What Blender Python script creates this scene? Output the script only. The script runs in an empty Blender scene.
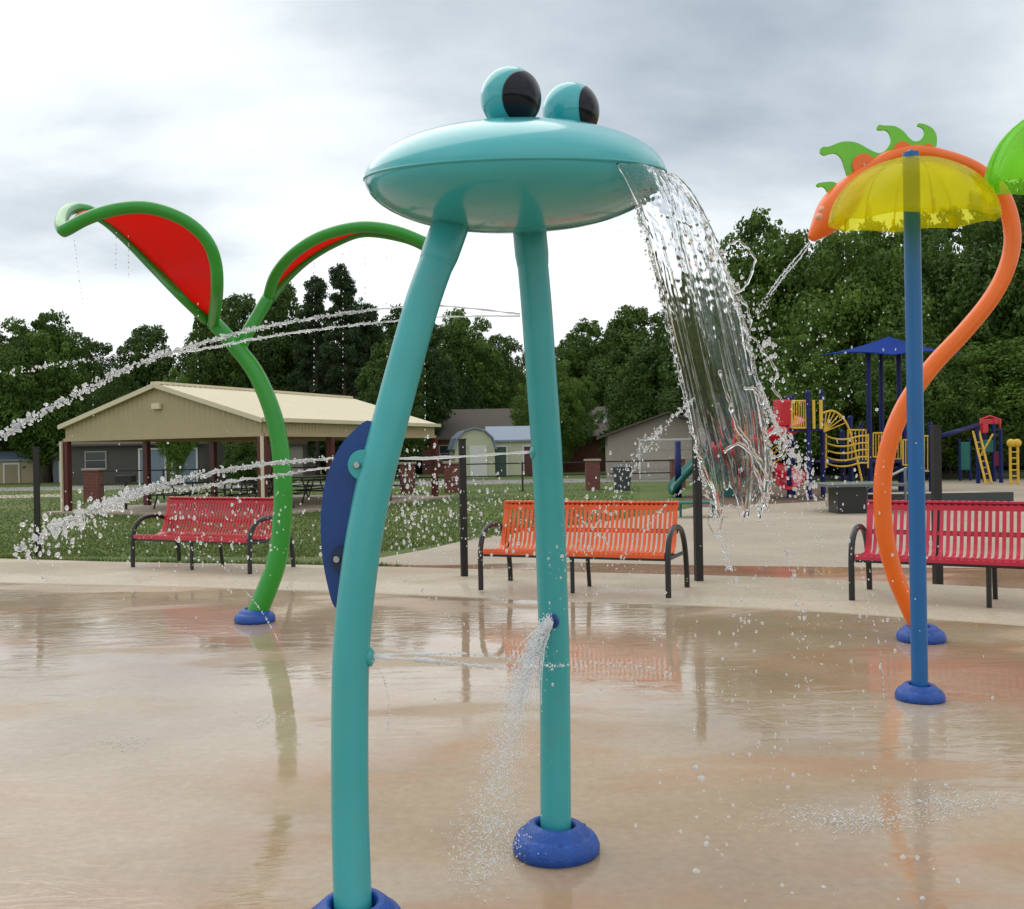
import bpy, bmesh, math, random
import numpy as np
from mathutils import Vector, Matrix, noise
R = math.radians; PI = math.pi
random.seed(7)
sc = bpy.context.scene
C = bpy.data.collections.new('scene'); sc.collection.children.link(C)

# ---------------------------------------------------------------- camera
F = 1000.0; HC = 1.6; ROLL = R(1.0); PITCH = -math.atan(3.0/F)
fwd = Vector((0, math.cos(PITCH), math.sin(PITCH)))
r0 = Vector((1, 0, 0)); u0 = r0.cross(fwd)
rt = r0*math.cos(ROLL) - u0*math.sin(ROLL)
up = u0*math.cos(ROLL) + r0*math.sin(ROLL)
CAM = Vector((0, 0, HC))
cam = bpy.data.objects.new('camera', bpy.data.cameras.new('camera')); C.objects.link(cam)
M = Matrix((rt, up, -fwd)).transposed().to_4x4(); M.translation = CAM
cam.matrix_world = M
cam.data.sensor_width = 36; cam.data.lens = 36*F/1024; cam.data.clip_end = 3000; cam.data.clip_start = 0.05
sc.camera = cam
def ray(x, y): return fwd + rt*((x-512)/F) + up*((454.5-y)/F)
def P(x, y, Z):
    d = ray(x, y); return CAM + d*(Z/d.y)
def G(x, y, h=0.0):
    d = ray(x, y); return CAM + d*((h-HC)/d.z)

# ---------------------------------------------------------------- helpers
class MB:
    def __init__(s): s.v = []; s.f = []
    def add(s, vs, fs):
        n = len(s.v); s.v += [tuple(v) for v in vs]; s.f += [tuple(i+n for i in f) for f in fs]; return s
    def box(s, c, size, rz=0, M=None):
        hx, hy, hz = size[0]/2, size[1]/2, size[2]/2
        vs = [Vector((x*hx, y*hy, z*hz)) for x in (-1, 1) for y in (-1, 1) for z in (-1, 1)]
        rot = Matrix.Rotation(rz, 3, 'Z')
        vs = [rot @ v + Vector(c) for v in vs]
        if M: vs = [M @ v for v in vs]
        return s.add(vs, [(0,1,3,2),(4,6,7,5),(0,4,5,1),(2,3,7,6),(0,2,6,4),(1,5,7,3)])
    def bar(s, a, b, w, h=None):          # square bar from a to b
        a, b = Vector(a), Vector(b); h = h or w
        d = (b-a).normalized(); u = Vector((0,0,1)) if abs(d.z) < .9 else Vector((0,1,0))
        p = d.cross(u).normalized(); q = p.cross(d).normalized()
        vs = [e + p*sx*w/2 + q*sy*h/2 for e in (a, b) for sx, sy in ((-1,-1),(1,-1),(1,1),(-1,1))]
        return s.add(vs, [(0,1,2,3),(7,6,5,4),(0,4,5,1),(1,5,6,2),(2,6,7,3),(3,7,4,0)])
    def tube(s, pts, r, n=12, cap=True, closed=False, squash=1.0):
        pts = [Vector(p) for p in pts]; m = len(pts)
        rs = [r]*m if not hasattr(r, '__len__') else list(r)
        T = []
        for i in range(m):
            if closed: T.append((pts[(i+1) % m]-pts[i-1]).normalized())
            else: T.append((pts[min(i+1, m-1)]-pts[max(i-1, 0)]).normalized())
        a = Vector((0,1,0)) if abs(T[0].y) < .8 else Vector((1,0,0))
        N = (a - T[0]*a.dot(T[0])).normalized(); vs = []
        for i in range(m):
            N = (N - T[i]*N.dot(T[i])).normalized(); B = T[i].cross(N)
            for k in range(n):
                an = 2*PI*k/n; vs.append(pts[i] + (N*math.cos(an)*squash + B*math.sin(an))*rs[i])
        fs = []
        for i in range(m if closed else m-1):
            j = (i+1) % m
            for k in range(n):
                l = (k+1) % n; fs.append((i*n+k, j*n+k, j*n+l, i*n+l))
        if cap and not closed:
            fs.append(tuple(range(n))); fs.append(tuple((m-1)*n+k for k in reversed(range(n))))
        return s.add(vs, fs)
    def lathe(s, prof, n=32, M=None, org=(0,0,0)):
        o = Vector(org); vs = []; m = len(prof)
        for (r, z) in prof:
            for k in range(n):
                a = 2*PI*k/n; v = Vector((max(r, 1e-4)*math.cos(a), max(r, 1e-4)*math.sin(a), z))
                vs.append((M @ v if M else v) + o)
        fs = [(i*n+k, i*n+(k+1) % n, (i+1)*n+(k+1) % n, (i+1)*n+k) for i in range(m-1) for k in range(n)]
        return s.add(vs, fs)
    def ball(s, c, r, n=16, m=10, sc_=(1,1,1)):
        prof = [(r*math.sin(PI*i/m), -r*math.cos(PI*i/m)) for i in range(m+1)]
        c = Vector(c); vs = []
        for (q, z) in prof:
            for k in range(n):
                a = 2*PI*k/n; vs.append(c + Vector((q*math.cos(a)*sc_[0], q*math.sin(a)*sc_[1], z*sc_[2])))
        return s.add(vs, [(i*n+k, i*n+(k+1) % n, (i+1)*n+(k+1) % n, (i+1)*n+k) for i in range(m) for k in range(n)])
    def plate(s, outline, th, nrm):       # outline of 3D points, extruded by th along nrm (centred)
        n = len(outline); nrm = Vector(nrm).normalized()
        vs = [Vector(p)+nrm*th/2 for p in outline] + [Vector(p)-nrm*th/2 for p in outline]
        return s.add(vs, [tuple(range(n)), tuple(reversed(range(n, 2*n)))] + [(i, n+i, n+(i+1) % n, (i+1) % n) for i in range(n)])
    def build(s, name, m, parent=None, smooth=False, bevel=0, auto=None, tri=False, loc=None):
        me = bpy.data.meshes.new(name)
        vs = s.v
        if loc is not None: vs = [(v[0]-loc[0], v[1]-loc[1], v[2]-loc[2]) for v in vs]
        me.from_pydata(vs, [], s.f)
        bm = bmesh.new(); bm.from_mesh(me)
        bmesh.ops.remove_doubles(bm, verts=bm.verts, dist=1e-5)
        if tri: bmesh.ops.triangulate(bm, faces=[f for f in bm.faces if len(f.verts) > 4])
        bmesh.ops.recalc_face_normals(bm, faces=bm.faces)
        if bevel: bmesh.ops.bevel(bm, geom=list(bm.edges), offset=bevel, segments=2, affect='EDGES', profile=.6, clamp_overlap=True)
        bm.to_mesh(me); bm.free()
        if smooth:
            for p in me.polygons: p.use_smooth = True
            if auto: me.set_sharp_from_angle(angle=R(auto))
        o = bpy.data.objects.new(name, me); C.objects.link(o)
        if m: me.materials.append(m)
        if loc is not None: o.location = loc
        if parent: o.parent = parent
        return o

def tag(o, label=None, cat=None, group=None, kind=None):
    if label: o['label'] = label
    if cat: o['category'] = cat
    if group: o['group'] = group
    if kind: o['kind'] = kind
    return o
def thing(name, label, cat, loc=(0,0,0), rz=0, group=None):
    o = bpy.data.objects.new(name, None); C.objects.link(o); o.location = loc; o.rotation_euler = (0,0,rz)
    o.empty_display_size = .2
    return tag(o, label, cat, group)
def dup(root, loc, rz, label, group=None, scale=None):
    r = root.copy(); C.objects.link(r); r.location = loc; r.rotation_euler = (0,0,rz); r['label'] = label
    if group: r['group'] = group
    if scale: r.scale = scale
    for ch in list(root.children):
        c = ch.copy(); C.objects.link(c); c.parent = r
        for g in list(ch.children):
            d = g.copy(); C.objects.link(d); d.parent = c
    return r
def smoothp(pts, k=6, closed=False):      # Catmull-Rom, works on tuples of any length
    pts = [np.array(p, float) for p in pts]; out = []; n = len(pts)
    for i in range(n if closed else n-1):
        if closed: p0, p1, p2, p3 = pts[i-1], pts[i], pts[(i+1) % n], pts[(i+2) % n]
        else: p0, p1, p2, p3 = pts[max(i-1,0)], pts[i], pts[i+1], pts[min(i+2,n-1)]
        for j in range(k):
            t = j/k; out.append(.5*((2*p1)+(-p0+p2)*t+(2*p0-5*p1+4*p2-p3)*t*t+(-p0+3*p1-3*p2+p3)*t**3))
    if not closed: out.append(pts[-1])
    return out

# ---------------------------------------------------------------- materials
def newmat(name):
    m = bpy.data.materials.new(name); m.use_nodes = True
    nt = m.node_tree; return m, nt, nt.nodes['Principled BSDF']
def N(nt, t, **kw):
    n = nt.nodes.new(t)
    for k, v in kw.items():
        if k in n.inputs: n.inputs[k].default_value = v
        else: setattr(n, k, v)
    return n
def ramp(nt, stops):
    n = nt.nodes.new('ShaderNodeValToRGB'); e = n.color_ramp.elements
    while len(e) < len(stops): e.new(.5)
    for el, (p, c) in zip(e, stops):
        el.position = p; el.color = (*c, 1) if len(c) == 3 else c
    return n
def coords(nt, scale=(1,1,1), obj=True):
    tc = N(nt, 'ShaderNodeTexCoord'); mp = N(nt, 'ShaderNodeMapping'); mp.inputs['Scale'].default_value = scale
    nt.links.new(tc.outputs['Object'], mp.inputs['Vector']); return mp.outputs['Vector']
def paint(name, col, rough=.3, var=.12, scale=6, coat=0., metal=0., bump=.0, bscale=60, dirt=None, spec=.5):
    m, nt, b = newmat(name); L = nt.links.new
    v = coords(nt); nz = N(nt, 'ShaderNodeTexNoise', Scale=scale, Detail=6.0, Roughness=.6); L(v, nz.inputs['Vector'])
    lo = [c*(1-var) for c in col]; hi = [min(1, c*(1+var)) for c in col]
    rp = ramp(nt, [(.3, lo), (.7, hi)]); L(nz.outputs['Fac'], rp.inputs['Fac'])
    out = rp.outputs['Color']
    if dirt:
        n2 = N(nt, 'ShaderNodeTexNoise', Scale=scale*2.3, Detail=8.0, Roughness=.7); L(v, n2.inputs['Vector'])
        r2 = ramp(nt, [(.55, (0,0,0)), (.72, (dirt[3],)*3)]); L(n2.outputs['Fac'], r2.inputs['Fac'])
        mx = N(nt, 'ShaderNodeMix', data_type='RGBA'); L(r2.outputs['Color'], mx.inputs[0]); L(out, mx.inputs[6]); mx.inputs[7].default_value = (*dirt[:3], 1)
        out = mx.outputs[2]
    L(out, b.inputs['Base Color'])
    rr = N(nt, 'ShaderNodeMapRange'); rr.inputs['To Min'].default_value = max(.02, rough*.75); rr.inputs['To Max'].default_value = min(1, rough*1.3)
    L(nz.outputs['Fac'], rr.inputs['Value']); L(rr.outputs['Result'], b.inputs['Roughness'])
    b.inputs['Metallic'].default_value = metal; b.inputs['Coat Weight'].default_value = coat; b.inputs['Coat Roughness'].default_value = .08
    b.inputs['Specular IOR Level'].default_value = spec
    if bump:
        n3 = N(nt, 'ShaderNodeTexNoise', Scale=bscale, Detail=3.0); L(v, n3.inputs['Vector'])
        bp = N(nt, 'ShaderNodeBump', Strength=bump, Distance=.01); L(n3.outputs['Fac'], bp.inputs['Height']); L(bp.outputs['Normal'], b.inputs['Normal'])
    return m

teal = paint('teal_paint', (.038,.36,.365), .32, .07, 3, coat=.12, bump=.04, bscale=90, dirt=(.09,.28,.25,.45))
teal_disc = paint('teal_fibreglass', (.042,.41,.44), .17, .05, 2, coat=.45, bump=.03, bscale=6)
pupil_m = paint('black_gloss', (.006,.006,.012), .14, .1, spec=.3)
navy = paint('navy_plastic', (.004,.05,.22), .35, .12, 5, dirt=(.03,.09,.25,.3))
bluebase = paint('blue_rubber', (.006,.065,.33), .42, .2, 14, bump=.5, bscale=110, dirt=(.07,.17,.42,.6))
bluepole = paint('blue_pole_paint', (.003,.115,.34), .35, .08, 4, coat=.1)
green = paint('green_paint', (.018,.29,.02), .3, .08, 3, coat=.15)
redpanel = paint('red_panel', (.80,.018,.010), .5, .08, 3, spec=.2)
_nt = redpanel.node_tree; _t = N(_nt,'ShaderNodeBsdfTranslucent'); _t.inputs['Color'].default_value = (.95,.02,.01,1); _m = N(_nt,'ShaderNodeMixShader'); _m.inputs[0].default_value = .5
_nt.links.new(_nt.nodes['Principled BSDF'].outputs[0],_m.inputs[1]); _nt.links.new(_t.outputs[0],_m.inputs[2]); _nt.links.new(_m.outputs[0],_nt.nodes['Material Output'].inputs['Surface'])
orange = paint('orange_paint', (.88,.15,.004), .34, .06, 3, coat=.15)
crestgreen = paint('lime_plastic', (.16,.55,.03), .35, .08, 4)
benchred = paint('red_plastisol', (.50,.018,.03), .32, .12, 5, coat=.2)
benchred2 = paint('crimson_plastisol', (.58,.02,.055), .3, .1, 5, coat=.2)
benchorange = paint('orange_plastisol', (.80,.12,.02), .32, .1, 5, coat=.2)
black = paint('black_powdercoat', (.008,.008,.009), .38, .2, 8, coat=.2)
blackpost = paint('dark_post', (.010,.009,.008), .5, .3, 8)
steel = paint('steel', (.45,.45,.44), .3, .1, 20, metal=.9)
tan = paint('tan_metal_roof', (.68,.60,.42), .5, .05, 1.2, dirt=(.45,.38,.25,.25))
tanwall = paint('tan_metal_wall', (.44,.35,.20), .55, .06, 1.5, dirt=(.3,.24,.15,.3))
maroon = paint('maroon_steel', (.10,.02,.014), .45, .15, 3)
pgblue = paint('playground_blue', (.005,.012,.10), .45, .1, spec=.3)
pgcanopy = paint('canopy_fabric', (.003,.030,.22), .95, .08, 1, spec=.1)
yellow = paint('playground_yellow', (.66,.42,.03), .4, .1)
pgred = paint('playground_red', (.60,.012,.03), .3, .1, coat=.3)
tealdark = paint('playground_teal', (.01,.15,.12), .4, .1)
wood = paint('timber', (.16,.11,.07), .8, .25, 6)
greysiding = paint('grey_siding', (.33,.29,.24), .8, .06, 2)
whitetrim = paint('white_trim', (.66,.66,.62), .6, .04)
dulltrim = paint('weathered_trim', (.30,.28,.25), .7, .1)
cream = paint('cream_siding', (.50,.52,.36), .75, .06, 2)
bluemetal = paint('blue_grey_metal_roof', (.22,.28,.36), .45, .08, 2)
brownroof = paint('brown_shingles', (.085,.07,.055), .9, .25, 8)
brick = None
def brickmat():
    m, nt, b = newmat('brick'); L = nt.links.new
    v = coords(nt); bt = N(nt, 'ShaderNodeTexBrick', Scale=4.5); bt.inputs['Color1'].default_value = (.20,.05,.035,1); bt.inputs['Color2'].default_value = (.13,.032,.025,1)
    bt.inputs['Mortar'].default_value = (.26,.21,.18,1); bt.inputs['Mortar Size'].default_value = .015
    cx = N(nt, 'ShaderNodeSeparateXYZ'); L(v, cx.inputs[0]); ad = N(nt, 'ShaderNodeMath', operation='ADD'); L(cx.outputs[0], ad.inputs[0]); L(cx.outputs[1], ad.inputs[1])
    cb = N(nt, 'ShaderNodeCombineXYZ'); L(ad.outputs[0], cb.inputs[0]); L(cx.outputs[2], cb.inputs[1]); L(cb.outputs[0], bt.inputs['Vector'])
    L(bt.outputs['Color'], b.inputs['Base Color']); b.inputs['Roughness'].default_value = .9; return m
brick = brickmat()
def glassdark():
    m, nt, b = newmat('window_glass'); b.inputs['Base Color'].default_value = (.03,.035,.04,1); b.inputs['Roughness'].default_value = .08; return m
winglass = glassdark()
def foliage(name, lo, mid, hi, sc_=.55):
    m, nt, b = newmat(name); L = nt.links.new
    v = coords(nt); nz = N(nt, 'ShaderNodeTexNoise', Scale=sc_, Detail=5.0, Roughness=.65); L(v, nz.inputs['Vector'])
    oi = N(nt, 'ShaderNodeObjectInfo'); rp = ramp(nt, [(.32, lo), (.5, mid), (.68, hi)])
    ad = N(nt, 'ShaderNodeMath', operation='MULTIPLY_ADD'); L(oi.outputs['Random'], ad.inputs[0]); ad.inputs[1].default_value = .18; L(nz.outputs['Fac'], ad.inputs[2])
    sb = N(nt, 'ShaderNodeMath', operation='SUBTRACT'); L(ad.outputs[0], sb.inputs[0]); sb.inputs[1].default_value = .09
    L(sb.outputs[0], rp.inputs['Fac']); L(rp.outputs['Color'], b.inputs['Base Color']); b.inputs['Roughness'].default_value = .55
    b.inputs['Specular IOR Level'].default_value = .25
    tr = N(nt, 'ShaderNodeBsdfTranslucent'); L(rp.outputs['Color'], tr.inputs['Color'])
    mx = N(nt, 'ShaderNodeMixShader'); mx.inputs[0].default_value = .25
    L(b.outputs[0], mx.inputs[1]); L(tr.outputs[0], mx.inputs[2]); L(mx.outputs[0], nt.nodes['Material Output'].inputs['Surface']); return m
leafA = foliage('oak_leaves', (.048,.092,.015), (.085,.155,.024), (.14,.23,.038))
leafB = foliage('dark_leaves', (.034,.066,.014), (.062,.112,.020), (.10,.165,.03))
leafC = foliage('light_leaves', (.05,.10,.014), (.09,.17,.02), (.14,.23,.03))
pineN = foliage('pine_needles', (.022,.045,.016), (.038,.068,.022), (.06,.10,.03))
bark = paint('bark', (.06,.045,.033), .95, .3, 4, bump=.6, bscale=12)

def translucent_plastic(name, col):
    m, nt, b = newmat(name); L = nt.links.new
    v = coords(nt); nz = N(nt, 'ShaderNodeTexNoise', Scale=4.0, Detail=5.0); L(v, nz.inputs['Vector'])
    rp = ramp(nt, [(.35, [c*.86 for c in col]), (.65, col)]); L(nz.outputs['Fac'], rp.inputs['Fac'])
    t = N(nt, 'ShaderNodeBsdfTransparent'); gm = N(nt, 'ShaderNodeGamma'); gm.inputs[1].default_value = .30; L(rp.outputs['Color'], gm.inputs[0]); L(gm.outputs[0], t.inputs['Color'])
    tl = N(nt, 'ShaderNodeBsdfTranslucent'); L(rp.outputs['Color'], tl.inputs['Color'])
    L(rp.outputs['Color'], b.inputs['Base Color']); b.inputs['Roughness'].default_value = .15; b.inputs['Coat Weight'].default_value = .3
    m1 = N(nt, 'ShaderNodeMixShader'); m1.inputs[0].default_value = .24; L(t.outputs[0], m1.inputs[1]); L(tl.outputs[0], m1.inputs[2])
    m2 = N(nt, 'ShaderNodeMixShader'); m2.inputs[0].default_value = .13; L(m1.outputs[0], m2.inputs[1]); L(b.outputs[0], m2.inputs[2])
    L(m2.outputs[0], nt.nodes['Material Output'].inputs['Surface']); return m
umb_yellow = translucent_plastic('yellow_polycarbonate', (.92,.86,.03))
umb_green = translucent_plastic('green_polycarbonate', (.42,.92,.10))

def water(name, white=0.0, rough=0.0, bump=0.0):
    m, nt, b = newmat(name); L = nt.links.new
    b.inputs['Base Color'].default_value = (1,1,1,1); b.inputs['Transmission Weight'].default_value = 1; b.inputs['IOR'].default_value = 1.33
    b.inputs['Roughness'].default_value = rough
    if bump:
        v = coords(nt, (1,1,.35)); nz = N(nt, 'ShaderNodeTexNoise', Scale=40.0, Detail=3.0); L(v, nz.inputs['Vector'])
        bp = N(nt, 'ShaderNodeBump', Strength=bump, Distance=.006); L(nz.outputs['Fac'], bp.inputs['Height']); L(bp.outputs['Normal'], b.inputs['Normal'])
    if white:
        d = N(nt, 'ShaderNodeBsdfDiffuse'); d.inputs['Color'].default_value = (.9,.92,.93,1)
        mx = N(nt, 'ShaderNodeMixShader'); mx.inputs[0].default_value = white
        tl = N(nt, 'ShaderNodeBsdfTranslucent'); tl.inputs['Color'].default_value = (.9,.92,.93,1)
        m0 = N(nt, 'ShaderNodeMixShader'); m0.inputs[0].default_value = .4; L(d.outputs[0], m0.inputs[1]); L(tl.outputs[0], m0.inputs[2])
        L(b.outputs[0], mx.inputs[1]); L(m0.outputs[0], mx.inputs[2]); L(mx.outputs[0], nt.nodes['Material Output'].inputs['Surface'])
    return m
w_clear = water('clear_water', 0, 0, .0)
w_sheet = water('falling_water', 0, 0, .06)
w_drop = water('water_drops', .30)
w_foam = water('aerated_water', .45)
w_mist = water('white_spray', .9)

# --- ground materials
def concrete(name, c1, c2, c3, wet, stain=(.30,.12,.05), stain_amt=.5):
    m, nt, b = newmat(name); L = nt.links.new
    v = coords(nt)
    n1 = N(nt, 'ShaderNodeTexNoise', Scale=.55, Detail=6.0, Roughness=.55, Distortion=.4); L(v, n1.inputs['Vector'])
    rp = ramp(nt, [(.33, c1), (.5, c2), (.66, c3)]); L(n1.outputs['Fac'], rp.inputs['Fac'])
    n2 = N(nt, 'ShaderNodeTexNoise', Scale=22.0, Detail=8.0, Roughness=.7); L(v, n2.inputs['Vector'])
    r2 = ramp(nt, [(.25, (.80,.79,.77)), (.75, (1.1,1.1,1.1))]); L(n2.outputs['Fac'], r2.inputs['Fac'])
    mu = N(nt, 'ShaderNodeMix', data_type='RGBA', blend_type='MULTIPLY'); mu.inputs[0].default_value = 1; L(rp.outputs['Color'], mu.inputs[6]); L(r2.outputs['Color'], mu.inputs[7])
    mp = N(nt, 'ShaderNodeMapping'); mp.inputs['Scale'].default_value = (.22,.6,1); mp.inputs['Location'].default_value = (3.1,1.7,0); mp.inputs['Rotation'].default_value = (0,0,R(18)); L(v, mp.inputs['Vector'])
    n3 = N(nt, 'ShaderNodeTexNoise', Scale=1.3, Detail=8.0, Roughness=.6, Distortion=.8); L(mp.outputs[0], n3.inputs['Vector'])
    r3 = ramp(nt, [(.52, (0,0,0)), (.70, (stain_amt,)*3)]); L(n3.outputs['Fac'], r3.inputs['Fac'])
    mx = N(nt, 'ShaderNodeMix', data_type='RGBA'); L(r3.outputs['Color'], mx.inputs[0]); L(mu.outputs[2], mx.inputs[6]); mx.inputs[7].default_value = (*stain, 1)
    L(mx.outputs[2], b.inputs['Base Color'])
    b.inputs['Roughness'].default_value = .75
    # fine grain
    n5 = N(nt, 'ShaderNodeTexNoise', Scale=90.0, Detail=4.0); L(v, n5.inputs['Vector'])
    bp0 = N(nt, 'ShaderNodeBump', Strength=.25, Distance=.003); L(n5.outputs['Fac'], bp0.inputs['Height']); L(bp0.outputs['Normal'], b.inputs['Normal'])
    if wet:
        # standing water film = coat
        mw = N(nt, 'ShaderNodeMapping'); mw.inputs['Scale'].default_value = (.34,.60,1); mw.inputs['Location'].default_value = (7.3,2.2,0); mw.inputs['Rotation'].default_value = (0,0,R(15)); L(v, mw.inputs['Vector'])
        nw = N(nt, 'ShaderNodeTexNoise', Scale=1.3, Detail=5.0, Roughness=.5, Distortion=.5); L(mw.outputs[0], nw.inputs['Vector'])
        rw = ramp(nt, [(.38, (.38,)*3), (.45, (.09,)*3), (.49, (.006,)*3)]); L(nw.outputs['Fac'], rw.inputs['Fac'])
        L(rw.outputs['Color'], b.inputs['Coat Roughness'])
        cw = ramp(nt, [(.38, (.55*wet,)*3), (.50, (wet,)*3)]); L(nw.outputs['Fac'], cw.inputs['Fac']); L(cw.outputs['Color'], b.inputs['Coat Weight']); b.inputs['Coat IOR'].default_value = 1.4
        # ripples
        mr = N(nt, 'ShaderNodeMapping'); mr.inputs['Scale'].default_value = (.7,2.0,1); mr.inputs['Rotation'].default_value = (0,0,R(12)); L(v, mr.inputs['Vector'])
        nr = N(nt, 'ShaderNodeTexNoise', Scale=3.6, Detail=5.0, Roughness=.55, Distortion=1.0); L(mr.outputs[0], nr.inputs['Vector'])
        nr2 = N(nt, 'ShaderNodeTexNoise', Scale=.7, Detail=3.0); L(v, nr2.inputs['Vector'])
        rr = ramp(nt, [(.40, (.12,)*3), (.62, (1,)*3)]); L(nr2.outputs['Fac'], rr.inputs['Fac'])
        mm = N(nt, 'ShaderNodeMath', operation='MULTIPLY'); L(nr.outputs['Fac'], mm.inputs[0]); L(rr.outputs['Color'], mm.inputs[1])
        bp = N(nt, 'ShaderNodeBump', Strength=.5, Distance=.008); L(mm.outputs[0], bp.inputs['Height']); L(bp.outputs['Normal'], b.inputs['Coat Normal'])
    return m
padm = concrete('wet_concrete', (.32,.22,.125), (.40,.285,.175), (.47,.36,.245), 1.0, (.40,.18,.07), .75)
walkm = concrete('pale_concrete', (.44,.37,.27), (.50,.42,.31), (.55,.47,.36), .25, (.42,.27,.16), .5)
playconc = concrete('dry_concrete', (.36,.30,.23), (.40,.335,.255), (.44,.37,.28), 0, (.34,.22,.14), .4)
claym = concrete('wet_clay', (.36,.16,.08), (.42,.22,.13), (.46,.32,.22), 1.0, (.34,.10,.04), .9)
roadm = concrete('road', (.20,.19,.18), (.24,.23,.21), (.28,.26,.24), 0, (.2,.18,.15), .3)
mulchm = paint('mulch', (.13,.08,.05), 1, .4, 9, bump=.6, bscale=20)
def grassmat():
    m, nt, b = newmat('grass'); L = nt.links.new; v = coords(nt)
    n1 = N(nt, 'ShaderNodeTexNoise', Scale=.25, Detail=8.0, Roughness=.7); L(v, n1.inputs['Vector'])
    rp = ramp(nt, [(.3, (.060,.095,.015)), (.5, (.095,.140,.022)), (.62, (.135,.175,.032)), (.75, (.19,.18,.06))]); L(n1.outputs['Fac'], rp.inputs['Fac'])
    n2 = N(nt, 'ShaderNodeTexNoise', Scale=14.0, Detail=8.0, Roughness=.8); L(v, n2.inputs['Vector'])
    r2 = ramp(nt, [(.3, (.6,.6,.6)), (.7, (1.3,1.3,1.3))]); L(n2.outputs['Fac'], r2.inputs['Fac'])
    mu = N(nt, 'ShaderNodeMix', data_type='RGBA', blend_type='MULTIPLY'); mu.inputs[0].default_value = 1; L(rp.outputs['Color'], mu.inputs[6]); L(r2.outputs['Color'], mu.inputs[7])
    L(mu.outputs[2], b.inputs['Base Color']); b.inputs['Roughness'].default_value = .9
    bp = N(nt, 'ShaderNodeBump', Strength=.8, Distance=.05); L(n2.outputs['Fac'], bp.inputs['Height']); L(bp.outputs['Normal'], b.inputs['Normal']); return m
grassm = grassmat()

# ---------------------------------------------------------------- world + sun
w = bpy.data.worlds.new('World'); sc.world = w; w.use_nodes = True; nt = w.node_tree; L = nt.links.new
bg = nt.nodes['Background']; bg.inputs['Strength'].default_value = .1
sky = N(nt, 'ShaderNodeTexSky', sky_type='NISHITA'); sky.sun_disc = False; sky.sun_elevation = R(52); sky.sun_rotation = R(-35)
tc = N(nt, 'ShaderNodeTexCoord'); sx = N(nt, 'ShaderNodeSeparateXYZ'); L(tc.outputs['Generated'], sx.inputs[0])
az = N(nt, 'ShaderNodeMath', operation='MAXIMUM'); L(sx.outputs[2], az.inputs[0]); az.inputs[1].default_value = 0
ad = N(nt, 'ShaderNodeMath', operation='ADD'); L(az.outputs[0], ad.inputs[0]); ad.inputs[1].default_value = .22
dx = N(nt, 'ShaderNodeMath', operation='DIVIDE'); L(sx.outputs[0], dx.inputs[0]); L(ad.outputs[0], dx.inputs[1])
dy = N(nt, 'ShaderNodeMath', operation='DIVIDE'); L(sx.outputs[1], dy.inputs[0]); L(ad.outputs[0], dy.inputs[1])
cb = N(nt, 'ShaderNodeCombineXYZ'); L(dx.outputs[0], cb.inputs[0]); L(dy.outputs[0], cb.inputs[1])
mpw = N(nt, 'ShaderNodeMapping'); mpw.inputs['Location'].default_value = (36.23,28.19,8.1); mpw.inputs['Scale'].default_value = (1,1,1); L(cb.outputs[0], mpw.inputs['Vector'])
nz = N(nt, 'ShaderNodeTexNoise', Scale=.62, Detail=8.0, Roughness=.54, Distortion=.3); L(mpw.outputs[0], nz.inputs['Vector'])
rp = ramp(nt, [(.28, (3.6,4.2,4.8)), (.40, (6.0,6.6,7.1)), (.47, (8.1,8.6,8.9)), (.55, (9.7,9.9,10.0))]); L(nz.outputs['Fac'], rp.inputs['Fac'])
mxw = N(nt, 'ShaderNodeMix', data_type='RGBA'); mxw.inputs[0].default_value = .93; L(sky.outputs[0], mxw.inputs[6]); L(rp.outputs['Color'], mxw.inputs[7])
L(mxw.outputs[2], bg.inputs['Color'])
sl = bpy.data.lights.new('sun', 'SUN'); sl.energy = .9; sl.angle = R(60); sl.color = (1,.96,.9)
so = bpy.data.objects.new('sun', sl); C.objects.link(so)
sd = Vector((math.sin(R(-35))*math.cos(R(52)), math.cos(R(-35))*math.cos(R(52)), math.sin(R(52))))
so.rotation_euler = sd.to_track_quat('Z', 'Y').to_euler(); so.location = (0,0,30)
vs_ = sc.view_settings; vs_.view_transform = 'Standard'; vs_.look = 'None'; vs_.gamma = 1; vs_.exposure = 0.22; vs_.use_curve_mapping = False

# ---------------------------------------------------------------- ground
g = MB()
xs = np.linspace(-500, 500, 11); ys = np.linspace(-150, 900, 11)
for i in range(10):
    for j in range(10):
        g.add([(xs[i],ys[j],0),(xs[i+1],ys[j],0),(xs[i+1],ys[j+1],0),(xs[i],ys[j+1],0)], [(0,1,2,3)])
tag(g.build('ground', grassm), 'green lawn around the splash pad', 'ground', kind='structure')
# pad edge curve (in world X,Y)
edge = [(-26,19.5),(-16,16.2),(-11,14.6),(-6.6,12.95),(-3,11.9),(0,10.75),(2.4,9.85),(4.3,8.75),(6.5,7.2),(9,4.6),(11,1.5)]
edge = [Vector((p[0],p[1],0)) for p in smoothp(edge, 5)]
pad = MB(); H0 = .008
n = len(edge); vsp = [(p.x,p.y,H0) for p in edge] + [(p.x*1.0 if p.x<0 else p.x, -14, H0) for p in edge]
pad.add(vsp, [(i,i+1,n+i+1,n+i) for i in range(n-1)])
tag(pad.build('splash_pad', padm), 'wet tan concrete splash pad floor', 'splash pad', kind='structure')
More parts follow.
